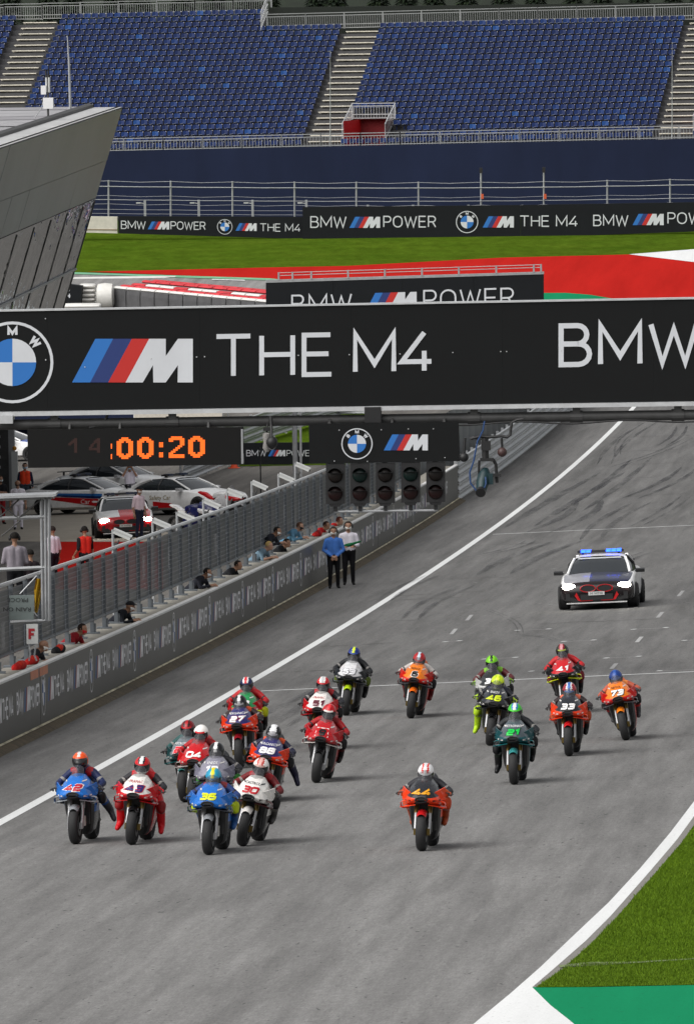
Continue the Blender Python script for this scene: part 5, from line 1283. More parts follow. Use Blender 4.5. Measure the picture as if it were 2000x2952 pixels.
bike('30',697,2441,757,2193,WHT,WHT,'#191718','#b81c28','#e8e4e0','#e6e2de','#4a1216',('#5a1016','#a01820','#6a1218',K,'#6a6864','#4a4846',K),('#e6e2de','#d8a8a0','#c04038',K,'#b89890'),'white nosed racing motorcycle with red number 30, leaning right','rider in dark red and black leathers with white red dotted helmet on bike 30',yaw=.10,word='CASTROL',wcol='#26262a')
bike('27',693,2216,693,2020,'#ea3c12','#2a2766','#14162a','#f0eeee','#8a1a2a','#8a1420','#ea3c12',(K,'#c84a1c','#2a1618','#1c1a20',K,K,K),('#1c1c1e','#e0e0e0','#1c1c1e',K,'#d8d8d8'),'orange and violet racing motorcycle number 27 behind bike 12','rider in black and orange leathers with black and white helmet on bike 27',yaw=.05,word='ORGANICS')
bike('38',706,2166,711,1967,'#b8141c','#1f8a4c',K,'#e8e8e8',None,K,'#c8d81e',('#b0161c','#c01a20','#b0161c',K,'#3a1416',K,'#c8d81e'),('#182048','#d03038','#e8e4e4',K,'#182048'),'red black and green racing motorcycle directly behind bike 27','rider in red leathers with navy red and white helmet behind bike 27',yaw=.08,h=.5,ll='t')
bike('88',752,2316,793,2104,'#ea3c12','#2a2766','#14162a','#f0eeee',None,'#8a1420','#ea3c12',(K,'#e0521c','#20203a','#1c1a24','#2a2a44','#23233c',K),('#18181a','#e6e6e8','#e6e6e8',K,'#d0d0d4'),'orange and violet racing motorcycle number 88 right of bike 12','rider in dark leathers with orange shoulders and white topped helmet on bike 88',yaw=.06,ll='o',word='ORGANICS')
bike('53',996,2064,1023,1872,'#2b2e33','#d6d6d8','#1c1e22','#e4e4e8','#3a3a40','#b4d21e','#3a3d42',(K,'#26282c','#1d1f22',K,K,K,'#5a6a20'),('#1e2f78','#c8d838','#1e2f78','#1a2038','#2a4a98'),'black and white racing motorcycle with yellow green fender, farthest back centre','rider in black leathers with blue helmet and yellow stripe on farthest bike',yaw=.05)
bike('51',915,2166,933,1961,RED,WHT,RED,'#5a1a2a','#e0c8cc',K,'#a81018',('#24242a','#b01820','#26262c',RED,RED,K,K),('#c01c24','#b8b8b8','#ece8e6',K,'#c01c24'),'red racing motorcycle with white nose directly behind red bike 9','rider in black red and white leathers with red white helmet behind bike 9',yaw=.07,word='PRAMAC',wcol='#b01a24')
bike('9',910,2258,953,2034,'#b8121c','#b8121c','#8e0e16','#1a1a1c','#e4e0dc',K,'#c9c5c0',('#a81018','#8a0e14','#a01018','#8e1016','#5a1014',K,K),('#b8141c','#d8383c','#a01018',K,'#e8e4e0'),'red racing motorcycle number 9 with silver wings in front of another red bike','rider in red leathers with red and black helmet on bike 9',yaw=.06,ll='t',fork='alu',plate=True)
bike('6',1183,2072,1213,1881,'#cf2012','#e87a14','#b81810','#1a1a1c','#ece8e4','#e86a18','#4a4a4e',('#c85a20','#d8d4d0','#b8b4b0','#b01c14','#9a1a14','#6a1414',K),('#a81c20','#b8ccd8','#98181c','#8a1418','#c03028'),'red and orange racing motorcycle number 6, alone in the rear centre','rider in orange white and red leathers with dark red helmet on bike 6',yaw=.05,word='REPSOL',wcol='#1a1a1c')
bike('44',1215,2455,1231,2205,'#f0441a','#26272c','#1e2026','#e8a020','#2a2a2c','#c01c20','#f0441a',('#1c1c22','#2a2a30','#26262c','#a8481c','#9a421c','#b04a20','#d0481c'),('#dcdadc','#d4d2d4','#d2281c','#c8c8cc','#e0e0e2'),'orange and black racing motorcycle with yellow number 44 leading on the right','rider in black leathers with white and red helmet on leading bike 44',yaw=.05,fork='gold')
bike('35',1425,2097,1419,1903,'#c9c9c8','#26282a','#1c1e20','#e8e8e8',None,K,'#2a2c2e',('#23282a','#78b428','#5a2024',K,'#8a2024','#7aa828',K),('#6fbf20','#20301c','#8ad82a',K,'#6fbf20'),'white and black racing motorcycle mostly hidden behind black bike 46','rider in green and black leathers with bright green helmet behind bike 46',yaw=.03,h=.5)
bike('46',1411,2151,1439,1946,'#17181b','#2a2c33','#101114','#cfe022',None,K,'#1c1e22',('#1a1a22','#22243a','#1c1e28','#1c1c22','#a8cc20','#b0d422','#b0d422'),('#c4e020','#d8ec3a','#a8c81c','#1a1a1c','#c4e020'),'black racing motorcycle with yellow number 46','rider in black leathers with one yellow green leg hanging out on bike 46',yaw=.03,lr='d',word='ENEOS')
bike('21',1482,2263,1486,2035,'#0f4a50','#4a555b','#0d3e44','#17c24a','#0c2a26','#3a8a8a','#17686c',(K,'#23262a','#1d2024','#1c1e22','#1a2a1e',K,K),('#38b428','#e0e6e0','#2f6fb0','#1e4a20','#4ad030'),'teal and silver racing motorcycle with green number 21','rider in black leathers with green and white helmet on bike 21',yaw=.03,lr='d',word='PETRONAS')
bike('41',1637,2058,1620,1861,'#1b1c20','#c01820','#1a1a1e','#ece8e8','#c02838',K,'#d4dc1e',('#b0161c','#c01c22','#b8181e','#6a1218','#5a1014',K,'#7a1a20'),('#2a2c22','#c88a90','#8a1e28',K,'#9aa848'),'black red and green racing motorcycle number 41 behind orange bike 33','rider in red leathers with mottled helmet sitting up on bike 41',yaw=.02,h=.5,lr='t')
bike('33',1640,2181,1643,1972,'#ec4016','#24262c','#1e1a1c','#f0eeec','#2a2a2c','#c01c20','#ec4016',(K,'#d8684a','#2a1a1c','#8a3a18','#7a3016',K,'#c04a1c'),('#9a2a34','#3a6ab0','#d8d4d4','#26262c','#3f78c0'),'orange racing motorcycle with white number 33','rider in black leathers with blue white and red helmet on bike 33',yaw=.03)
bike('73',1806,2135,1773,1934,'#cf1812','#ee7c14','#b01410','#f0eeec','#2a1414','#f0801a','#5a5a5e',('#d85a1c','#e8843a','#b8543a','#c8c4c0','#b81c18','#4a4a4e',K),('#1c3a7c','#26509c','#1c3a7c','#23407c','#2a5aa8'),'red and orange racing motorcycle number 73 leaning left, rightmost of the pack','rider in orange and white leathers with blue helmet on bike 73',yaw=.03,word='REPSOL',wcol='#1a1a1c')
# ------------------------------------------------------------------ people
SKIN=mat('skin',(.42,.24,.165),.55); SKIN2=mat('skin_tan',(.30,.16,.10),.55)
def cloth(c): 
    c=lin(c); k=('c',)+tuple(round(x,4) for x in c)
    if k not in PC: PC[k]=mat('cloth_%d'%len(PC),c,.85,vary=.14,vscale=7,bump=.5,bscale=14,spec=.25)
    return PC[k]
def person_mesh(pose):
    # slots: 0 shirt, 1 sleeve, 2 forearm, 3 trousers, 4 shoes, 5 skin
    z=lambda a:Vector(a)
    ben=.0
    pr=[((0,-.085,.93),(0,.085,.93),.125,.125,3)]
    tx=0.
    if pose=='lean':
        sp0,sp1=z((-.02,0,1.0)),z((.34,0,1.30)); hd=z((.52,0,1.47))
    else: sp0,sp1=z((0,0,1.0)),z((.0,0,1.36)); hd=z((.035,0,1.635))
    mid=(sp0+sp1)/2
    for y in (-.065,.065):
        o=Vector((0,y,0)); pr.append((tuple(sp0+o),tuple(mid+o),.125,.125,0)); pr.append((tuple(mid+o),tuple(sp1+o*1.2),.125,.12,0))
    pr.append((tuple(sp1+Vector((0,-.155,.03))),tuple(sp1+Vector((0,.155,.03))),.07,.07,0))
    pr.append((tuple(sp1+Vector((.0,0,.06))),tuple(hd+Vector((-.02,0,-.08))),.058,.055,5))
    pr.append((tuple(hd+Vector((-.02,0,.02))),tuple(hd+Vector((.012,0,.03))),.094,.09,5)); pr.append((tuple(hd+Vector((.03,0,-.03))),tuple(hd+Vector((.05,0,-.075))),.072,.05,5))
    pr.append((tuple(hd+Vector((.095,0,.005))),tuple(hd+Vector((.112,0,-.025))),.011,.016,5))
    for s in (1,-1): pr.append((tuple(hd+Vector((-.005,s*.092,.0))),tuple(hd+Vector((-.01,s*.096,.03))),.014,.017,5))
    hands=[]
    for s in (1,-1):
        S_=sp1+Vector((0,s*.20,.02))
        if pose=='stand': E_=Vector((-.03,s*.27,1.08)); W_=Vector((.04,s*.28,.84)); dr,bk=(.1,0,-1),(0,s,0)
        elif pose=='clasp': E_=Vector((-.0,s*.29,1.10)); W_=Vector((.19,s*.06,.93)); dr,bk=(.35,-s*.8,-.5),(.8,s*.3,.3)
        elif pose=='hold': E_=Vector((.0,s*.27,1.10)); W_=Vector((.24,s*.14,1.10)); dr,bk=(.9,-s*.4,.05),(0,0,1)
        elif pose=='photo': E_=Vector((.16,s*.27,1.28)); W_=Vector((.15,s*.115,1.55)); dr,bk=(.1,-s*.5,.9),(-.5,s*.8,0)
        elif pose=='lean': E_=Vector((.42,s*.27,1.10)); W_=Vector((.64,s*.12,1.16)); dr,bk=(.7,-s*.7,0.02),(0,0,1)
        elif pose=='arms': E_=Vector((.02,s*.26,1.11)); W_=Vector((.19,-s*.02,1.14+.03*s)); dr,bk=(.3,-s,.0),(.8,0,.4)
        else: E_=Vector((-.10*s,s*.28,1.09)); W_=Vector((.10,s*.33,.88)); dr,bk=(.3,s*.1,-.9),(0,s,0)
        pr+=[(tuple(S_),tuple(E_),.066,.05,1),(tuple(E_),tuple(W_),.047,.034,2)]; hands.append((s,W_,dr,bk))
        st=0.
        if pose=='walk': st=.16*s
        Hp=Vector((0,s*.095,.90)); K_=Vector((.03+st*.6,s*.105,.49)); A_=Vector((-.02+st,s*.115,.09))
        pr+=[(tuple(Hp),tuple(K_),.105,.072,3),(tuple(K_),tuple(A_),.07,.055,3),(tuple(A_+Vector((0,0,-.03))),tuple(A_+Vector((.16,s*.02,-.05))),.045,.036,4)]
    me=skeleton_mesh('body',pr,.021,3)
    for _ in range(6): me.materials.append(m_black)
    return me,hands,hd
PM={}
q=MB(); q.ball((-.012,0,.03),(.108,.1,.108),16,10); q.v=[(x,y,z) for x,y,z in q.v]
b=bmesh.new(); me=q.mesh('hair',True); b.from_mesh(me); bmesh.ops.delete(b,geom=[v for v in b.verts if (v.co.x>.045 and v.co.z<.085) or v.co.z<-.03],context='VERTS'); b.to_mesh(me); b.free(); HAIR=me; HAIR.materials.append(m_black)
q=MB(); rings=[]
for zz,w,xx in ((-.005,.075,.098),(-.03,.08,.108),(-.06,.074,.108),(-.09,.055,.085)): rings.append([(xx-.07*(abs(math.sin(t))**1.5),w*math.sin(t)*1.15,zz) for t in [math.radians(-85+170*i/8) for i in range(9)]])
q.loft(rings,closed=False,caps=False); MASK=q.mesh('mask',True); MASK.materials.append(m_black)
q=MB(); 
for s in (1,-1): q.loft([[(.0+.042*e*math.cos(t),s*(.085+d),.0+.05*e*math.sin(t)) for t in [2*math.pi*i/12 for i in range(12)]] for e,d in ((1,0),(1.1,.02),(.9,.045),(.5,.05))])
q.path([(-.005,.112*math.sin(math.radians(a)),.01+.125*math.cos(math.radians(a))) for a in range(-90,91,18)],.012,6); PHON=q.mesh('headset',True); PHON.materials.append(m_black)
q=MB(); q.ball((-.008,0,.045),(.112,.105,.09),16,8); b=bmesh.new(); me=q.mesh('cap',True); b.from_mesh(me); bmesh.ops.delete(b,geom=[v for v in b.verts if v.co.z<.035],context='VERTS'); b.to_mesh(me); b.free()
q2=MB(); q2.loft([[(.07,y,.05),(.17-abs(y)*.4,y,.035),(.17-abs(y)*.4,y,.042),(.07,y,.06)] for y in (-.085,-.04,0,.04,.085)],mi=0); b=bmesh.new(); b.from_mesh(me); m2=q2.mesh('brim'); b.from_mesh(m2); b.to_mesh(me); b.free(); CAP=me; CAP.materials.append(m_black)
q=MB()
for s in (1,-1): q.ball((.083,s*.033,.028),.011,8,6)
EYES=q.mesh('eyes',True); EYES.materials.append(m_black)
def person(label,P,fwd,pose,shirt,sleeve,fore,trou,shoe='#141414',hair='#1a1512',mask=None,phones=False,cap=None,skin=SKIN,scale=1.,group=None,vest=None):
    if pose not in PM: PM[pose]=person_mesh(pose)
    me,hands,hd=PM[pose]
    o=thing('person',label,'person',P,frame(Vector((fwd.x,fwd.y,0))),group); o.scale=(scale,)*3
    gm=lambda c: skin if c=='skin' else cloth(c)
    setmats(link('body',me,o),[gm(shirt),gm(sleeve),gm(fore),gm(trou),gm(shoe),skin])
    HT=Matrix.Translation(hd)
    if hair and not cap: setmats(link('hair',HAIR,o,HT),[cloth(hair)])
    link('eyes',EYES,o,HT)
    if mask: setmats(link('face_mask',MASK,o,HT),[cloth(mask)])
    if phones: link('headset',PHON,o,HT)
    if cap: setmats(link('cap',CAP,o,HT),[cloth(cap)])
    for s,w,dr,bk in hands: put_hand('hand',HAND_REST,o,w,dr,bk,skin,mirror=(s<0),scale=1.0)
    return o
def towards(a): return (-T*math.cos(a)-N*math.sin(a))    # 0 = facing down the track to the camera, + turns to photo-left
person('man in blue shirt and black trousers with ear defenders, hands clasped, on the track',GP(963,1697),towards(-.15),'clasp','#3f6cb4','#3f6cb4','#3f6cb4','#0e0e12',mask='#dad8d2',phones=True,hair='#2a1c14',skin=SKIN2,scale=1.0)
fm_=person('man in white shirt and black trousers holding a rolled green flag',GP(1006,1687),towards(-.1),'hold','#cfcbd4','#cfcbd4','#cfcbd4','#0e0e12',mask='#dedcd6',phones=True,hair='#2a1c14',skin=SKIN2,scale=1.04)
hp=fm_.matrix_world@Vector((.33,.0,1.17))
fl=thing('flag','rolled green flag on a stick held by the man in white','flag',hp,BX)
q=MB(); q.path([(-.32,0,-.10),(.0,0,-.02),(.34,0,.10)],.011,6); q.build('stick',mat('pale_wood',(.55,.48,.35),.7),fl)
q=MB(); q.path([(-.25,-.01,-.055),(-.16,-.01,-.03),(-.06,-.01,-.0),(.02,-.01,.015),(.1,-.01,.04),(.3,-.01,.10),(.36,-.01,.12)],[.02,.045,.05,.052,.04,.028,.008],8); q.build('cloth',cloth('#0f5a34'),fl,smooth=True)
# pit lane
def at(x,yf): return GP(x,yf)
person('man in all white outfit standing behind the tower railing',at(53,1527),towards(-.1),'stand','#e2dde6','#e2dde6','skin','#e0dce8','#1c1c1e',mask='#4a3f40',hair=None,skin=SKIN2)
person('marshal in bright orange vest and blue face mask at far left',at(74,1470),towards(-.1),'stand','#ee4a2a','#232a44','#232a44','#46505e',mask='#a9cde6',hair='#1a1411')
person('man in black polo with folded arms and pale mask at the left edge',at(2,1512),towards(-.5),'arms','#15161a','#15161a','skin','#8a1c22',mask='#c8d8dc',hair='#3a2a20',skin=SKIN2)
person('photographer in white shirt raising a camera behind the parked white cars',at(376,1474),towards(-.05),'photo','#d4cdd8','#d4cdd8','skin','#2a2c34',mask='#a9cde6',hair='#2a2320',skin=SKIN2)
person('man in pale pink shirt and dark cap beside the car with lit headlights',at(402,1552),towards(-.9),'stand','#d9c6cf','#d9c6cf','skin','#22253a',mask='#e0dcd8',cap='#15161a',skin=SKIN2)
person('stout man in white shirt and dark trousers seen from behind the fence end',at(155,1690),towards(2.2)*1,'stand','#dcd0dc','#dcd0dc','skin','#1a1722',hair='#2a2220',skin=SKIN2,scale=1.02)
person('crew member in red and black team shirt walking on the red pit surface',at(247,1688),towards(2.6),'walk','#c4281e','#17181c','skin','#141418',hair='#15110f',skin=SKIN2,phones=True)
# people leaning on the wall below the fence
lean=[(130,1862,'#2a2a2e','skin',"bald man with white mask leaning on the wall beside the F sign",'#dcdad6',None,None,SKIN2),
(242,1815,'#8a1a22','skin','person in dark red with red mask leaning over the pit wall','#b8202c','#241a16',None,SKIN2),
(380,1749,'#1b1d24','#1b1d24','person with white mask and dark cap leaning over the pit wall','#e0dedc',None,'#16171b',SKIN2),
(602,1652,'#20222a','#20222a','person in dark jacket and mask at the wall left of the phone man','#cfd4d8','#1a1512',None,SKIN2),
(690,1630,'#17181c','skin','man in black shirt holding a phone on the wall, bare forearms',None,'#1d1613',None,SKIN2),
(779,1574,'#6a8292','skin','blond person in pale blue top leaning at the fence gap',None,'#a8905c',None,SKIN),
(803,1532,'#22242c','#22242c','person with white mask behind the fence right of the blond one','#dcdcda','#15110f',None,SKIN2),
(830,1566,'#14161a','skin','dark clad person with a camera leaning low over the wall',None,'#120f0e',None,SKIN2),
(868,1518,'#5a86a2','#5a86a2','person in bright light blue top standing tall at the wall',"#26282c",'#4a3226',None,SKIN),
(944,1515,'#b01c20','#b01c20','person in red top bending behind the wall near the standing men',None,'#2a1a16',None,SKIN2),
(982,1502,'#c0221f','#8a1a1c','person in red and white team shirt behind the two standing men',None,'#5a2a20',None,SKIN)]
for x,y,c1,c2,lab,mk,hr,cp,sk in lean:
    v=VW-.30; u=u_at_x(x,v)
    for _ in range(3): pass
    p=onu(x,y,u); u=p.dot(T); hpz=p.z
    base=p-(-T*.0+N*1.0)*.0
    # head sits .52 m in front of the feet, which stand on the pit side
    fw=(N*.95-T*.3).normalized(); foot=p-fw*.54; foot.z=hpz-1.47*.98
    person(lab,foot,fw,'lean',c1,c1,c2,'#1a1b20',mask=mk,hair=hr,cap=cp,skin=sk,scale=.98,group='crew at the pit wall')
# red caps and bags on the ledge
for k,(x,lab) in enumerate(((173,'black and red helmet bag lying on the pit wall ledge'),(60,'red jacket lying on the pit wall ledge at far left'),(96,'second red jacket on the ledge below the F sign'),(917,'small red bag on the wall ledge left of the standing men'))):
    v=VW-.35; u=u_at_x(x,v); o=thing('bag',lab,'bag',G(u,v,WH-.03)); q=MB(); pr=[((-.08,-.25,.06),(.05,.2,.09),.09,.1,0),((.0,-.1,.12),(.02,.1,.12),.08,.08,1),((-.05,.1,.05),(-.02,.4,.04),.06,.05,0)]
    me=skeleton_mesh('bag_body',pr,.03,2); me.materials.append(cloth('#b8201e' if k else '#1a1a1c')); me.materials.append(cloth('#c03020' if k!=3 else '#8a1414')); link('fabric',me,o)
# ------------------------------------------------------------------ pit stand at far left
UP=u_at_x(35,VF+.28)
ps=thing('pit_stand','grey steel lap board tower with platform at the left end of the fence','tower',G(UP,VF+.25),BX); f=plane(UP,ps.location)
def barp(x0,y0,x1,y1,r,nm,m=m_steel,d=0.):
    q=MB(); a,c=Vector(f(x0,y0,d)),Vector(f(x1,y1,d)); q.path([a,c],r,4); q.build(nm,m,ps)
for x0,x1 in ((119,124),(131,134),(142,143)): barp(x0,1438,x1,1790,.032,'upright',m_steel,.02*(x0-119)/10)
for x0,y0,x1,y1 in ((-60,1440,150,1434),(-60,1496,143,1490),(-60,1645,140,1636)): barp(x0,y0,x1,y1,.04,'cross_bar')
q=MB(); a=f(-60,1437); c=f(165,1430); q.loft([[(x,y,z) for y,z in ((-.25,zz),(.4,zz+.02),(.4,zz+.06),(-.25,zz+.05))] for x,zz in ((a[0],a[2]),(c[0]-.1,c[2]),(c[0],c[2]+.02))]); q.build('top_shelf',m_steel,ps)
for x0,y0,x1,y1 in ((0,1490,55,1440),(55,1492,118,1440),(-20,1440,52,1492),(60,1500,5,1545)): barp(x0,y0,x1,y1,.014,'brace',m_dsteel,.03)
barp(30,1795,128,1790,.04,'bottom_bar'); barp(128,1790,150,1775,.035,'bottom_bar')
barp(58,1712,106,1660,.012,'stay',m_lsteel,.03); barp(62,1722,108,1776,.012,'stay',m_lsteel,.05)
for y0,y1 in ((1487,1480),(1640,1630),(1500,1497)): barp(124,y0,143,y1,.018,'rung')
m_slate=mat('slate_board',(.14,.17,.165),.6,vary=.1,vscale=5)
o=thing('sign_board','grey green sign hanging upside down with black capital letters','sign',onu(65,1788,UP-.2),BX); f2=plane(UP-.2,o.location)
q=MB(); slab(q,f2,[(28,1716),(100,1714),(98,1786),(28,1786)],.04,0,.1); q.build('panel',m_slate,o)
for wd_,x1,y1 in (('RAIN ON',90,1764),('PROCE',82,1737)):
    fp,tw_=font_polys(wd_,17,0); q=MB()
    put(q,[([(x1-a*1.15,-(y1-14)-c*1.0) for a,c in p],0,0) for p,_,_ in fp],lambda x,y,oo:f2(x,-y,.112+oo)); q.build('lettering',mat('sign_black',(.012,.013,.013),.7),o,fixn=False)
o=thing('letter_sign','white sign with red capital F on the pit wall fence','sign',onu(94,1870,UP-.4),BX); f2=plane(UP-.4,o.location)
q=MB(); slab(q,f2,[(77,1799),(110,1798),(111,1855),(78,1856)],.03,0,.1); q.build('panel',m_wbox,o)
q=MB(); put(q,text('F',87,-1845,34,7.5,0,wd=.85),lambda x,y,oo:f2(x,-y,.11+oo)); q.build('letter',mat('sign_red',(.36,.012,.02),.6),o,fixn=False)
q=MB(); q.path([f2(84,1856,.09),f2(88,1885,.05),f2(84,1905,.02)],.02,5); q.path([f2(104,1856,.09),f2(100,1890,.04),f2(106,1905,.02)],.02,5); q.build('plastic_strip',mat('clear_plastic',(.5,.52,.54),.15,alpha=.5),o)
o=thing('flag','folded yellow flag hanging inside the pit stand','flag',onu(112,1765,UP+.3),BX); f2=plane(UP+.3,o.location)
q=MB(); rings=[]
for y,xa,xb in ((1668,104,124),(1700,98,122),(1740,100,114),(1766,101,108)): rings.append([f2(xa+(xb-xa)*i/6,y,.05*math.sin(i*1.9+y)) for i in range(7)])
q.loft(rings,closed=False,caps=False); q.build('cloth',cloth('#a8841a'),o,smooth=True)
q=MB(); q.path([f2(124,1660,0),f2(104,1770,0)],.012,5); q.build('stick',m_black,o)
# men on the stand
for x,yh_,lab,c1,ph,a in ((42,1537,'man in grey shirt with black headset, back turned, on the pit stand','#8e8890',True,2.9),(88,1585,'man in dark jacket working on the pit stand beside the grey shirted man','#2a2226',False,2.4)):
    v=VF-1.7; u=u_at_x(x,v); p=onu(x,yh_,u); u=p.dot(T); P=Vector((p.x,p.y,p.z-1.75*(1 if ph else .9)))
    person(lab,P,towards(a),'hold',c1,c1,c1,'#16161a',phones=ph,hair='#15120f',skin=SKIN2,scale=1. if ph else .9)
# ------------------------------------------------------------------ cars
m_glass=mat('car_glass',(.02,.024,.028),.05,spec=.8); m_chrome=mat('chrome',(.6,.6,.62),.15,.9); m_tl=mat('tail_red',(.3,.01,.01),.3)
m_head=mat('headlamp',(.9,.9,.85),.2,emit=(1,.95,.82),estr=40); m_headoff=mat('headlamp_off',(.35,.38,.4),.1)
def carw(k): return paint(k,.22,.6)
def side_y(x,z):
    w=.94-max(0,(abs(x)-1.7))**2*.28; return w*(1.0 if .35<z<.72 else .985 if z<.9 else .95)
CB={}
def body_rings():
    R=[]
    for x,w,zb,zh,zt in ((2.46,.62,.30,.50,.60),(2.40,.76,.22,.52,.68),(2.25,.86,.20,.56,.755),(2.0,.915,.20,.60,.82),(1.5,.94,.20,.62,.90),(1.0,.945,.20,.64,.965),(.8,.945,.20,.65,.985),(0,.945,.20,.66,.99),(-.9,.945,.20,.68,1.0),(-1.5,.94,.22,.70,1.02),(-1.9,.93,.24,.72,1.05),(-2.2,.88,.26,.74,1.05),(-2.42,.78,.32,.74,1.0),(-2.47,.68,.40,.72,.92)):
        half=[(w*.80,zb),(w*.97,zb+.10),(w,zh*.75),(w*.995,zh),(w*.965,zt-.07),(w*.90,zt-.015),(w*.55,zt+.02),(w*.2,zt+.035)]
        R.append([(x,y,z) for y,z in half]+[(x,-y,z) for y,z in half[::-1]])
    return R
def gh_rings():
    R=[]
    for x,zb,zt,wb,wt in ((1.02,.94,.985,.76,.72),(.55,.95,1.22,.83,.66),(.16,.95,1.405,.84,.59),(-.3,.95,1.46,.84,.575),(-.9,.96,1.435,.83,.57),(-1.35,.98,1.31,.80,.60),(-1.75,1.0,1.10,.72,.62)):
        half=[(wb,zb),(wb*.98,zb+.35*(zt-zb)),(wt*1.06,zt-.05*(zt-zb)-.02),(wt*.8,zt),(wt*.3,zt+.012)]
        R.append([(x,y,z) for y,z in half]+[(x,-y,z) for y,z in half[::-1]])
    return R
def car(label,P,fwd,front,hoodL,hoodR,lampson,stripes,blue,name='safety_car',word=None):
    up=(G(uv(P)[0],uv(P)[1]+1)-P).cross(G(uv(P)[0]-1,uv(P)[1])-P); up=Vector((0,0,1)) if up.length<.1 else (up if up.z>0 else -up).normalized()
    fw=(fwd-up*fwd.dot(up)); R=frame(fw,up); o=thing(name,label,'car',P,R,'safety cars')
    white=carw('#f2f2f2'); blk=m_black; o.scale=(1,1.05,.93)
    fr=[white,carw(front),carw(hoodL),carw(hoodR),blk]
    def bm_(i,k):
        if i in(-1,): return 1
        if i==-2: return 0
        if i<=1: return 4 if (k in(0,1,15,14)) else 1
        if i==2 and k in(0,1,2,3,11,12,13,14): return 1
        if k==15 or k>=16: return 4
        if i<=4:
            if 5<=k<=6: return 2
            if k==7: return 2
            if 8<=k<=9: return 3
        return 0
    q=MB(); q.loft(body_rings(),mi=bm_); q.build('body',fr,o,smooth=True)
    q=MB(); q.loft(gh_rings(),mi=lambda i,k:0); q.build('glasshouse',m_glass,o,smooth=True)
    # roof skin and pillars
    q=MB(); rr=gh_rings()[2:5]; q.loft([[ (x,y,z+.012) for x,y,z in r[2:8]] for r in rr],closed=False,caps=False); q.build('roof',white,o,smooth=True)
    g=gh_rings()
    for s in (0,1):
        idx=[2,7] ; k=2 if s==0 else 7
        q=MB(); q.path([Vector(r[k])+Vector((0,.012*(1 if s==0 else -1),.012)) for r in g[:3]],.035,6); q.build('front_pillar',white,o)
        q=MB(); q.path([Vector(r[k])+Vector((0,.012*(1 if s==0 else -1),.012)) for r in g[4:]],[.05,.09,.10],6); q.build('rear_pillar',white,o)
        sy=1 if s==0 else -1
        q=MB(); q.path([(-.42,sy*.845,.97),(-.40,sy*.80,1.2),(-.38,sy*.62,1.42)],.03,5); q.build('door_pillar',blk,o)
        q=MB(); M=Matrix.Translation((.72,sy*1.02,1.0)); q.loft([[(x,y*sy_,z) for x,z in ((-.06,-.06),(.08,-.05),(.10,.03),(-.06,.06))] for y,sy_ in ((-.11,1),(.11,1))],M=M); q.tube((.70,sy*.90,.97),(.72,sy*.95,1.0),.03,n=5); q.build('mirror',carw('#b8b8ba') if not lampson else blk,o)
        # lamps
        q=MB(); q.loft([[(2.16-.36*d,sy*(.56+.30*d),z) for z in (.64,.74+.02*d,.76)] for d in (0,.3,.7,1.)],closed=True); q.build('headlight',m_headoff,o)
        if lampson:
            q=MB(); q.ball((2.385,sy*.68,.66),(.06,.17,.085),12,8); q.build('headlight_beam',m_head,o,smooth=True)
        q=MB(); q.box((-2.42,sy*.62,.86),(.1,.4,.1)); q.build('tail_light',m_tl,o)
    # nose: kidney grilles, lower intakes, splitter, plate
    for sy in (1,-1):
        q=MB(); q.loft([[(2.46+d,sy*(.21+w*math.cos(t)),.60+h*math.sin(t)) for t in [2*math.pi*i/12 for i in range(12)]] for d,w,h in ((-.06,.19,.10),(.02,.19,.10),(.03,.165,.085))],mi=0); g_=q.build('kidney_grille',m_black,o); 
        q=MB(); q.path([(2.49,sy*(.21+.19*math.cos(t)),.60+.10*math.sin(t)) for t in [2*math.pi*i/14 for i in range(15)]],.014,5); q.build('frame',m_chrome if not lampson else carw('#a8181c'),g_)
        q=MB(); q.box((2.38,sy*.60,.38),(.12,.34,.2)); q.build('air_intake',blk,o)
    q=MB(); q.box((2.44,0,.36),(.1,.8,.16)); q.build('lower_grille',blk,o)
    for sy in (1,-1):
        q=MB(); q.add([(2.47,sy*.40,.27),(2.47,sy*.46,.27),(2.455,sy*.60,.50),(2.46,sy*.50,.50)],[(0,1,2,3)]); q.add([(2.475,sy*.10,.255),(2.475,sy*.42,.255),(2.475,sy*.42,.29),(2.475,sy*.10,.28)],[(0,1,2,3)]); q.build('red_trim',carw('#b0181c'),o,fixn=False)
    q=MB(); q.add([(.235,-.52,1.395),(.235,.52,1.395),(.30,.55,1.36),(.30,-.55,1.36)],[(0,1,2,3)]); q.build('screen_banner',carw('#b8bcc0'),o,fixn=False)
    q=MB(); q.box((2.47,0,.20),(.16,1.5,.03)); q.build('splitter',carw('#c8c8c8') if lampson else blk,o)
    q=MB(); q.box((2.515,0,.46),(.02,.40,.10)); pl=q.build('number_plate',m_wbox,o)
    fp,tw_=font_polys('BMW M',.09,0); q=MB(); put(q,[([(tw_/2-a,.43+c) for a,c in p],0,0) for p,_,_ in fp],lambda y,z,oo:(2.528,-y if 0 else y*-1 if 0 else -(-y),z)); q.build('plate_lettering',m_black,pl,fixn=False)
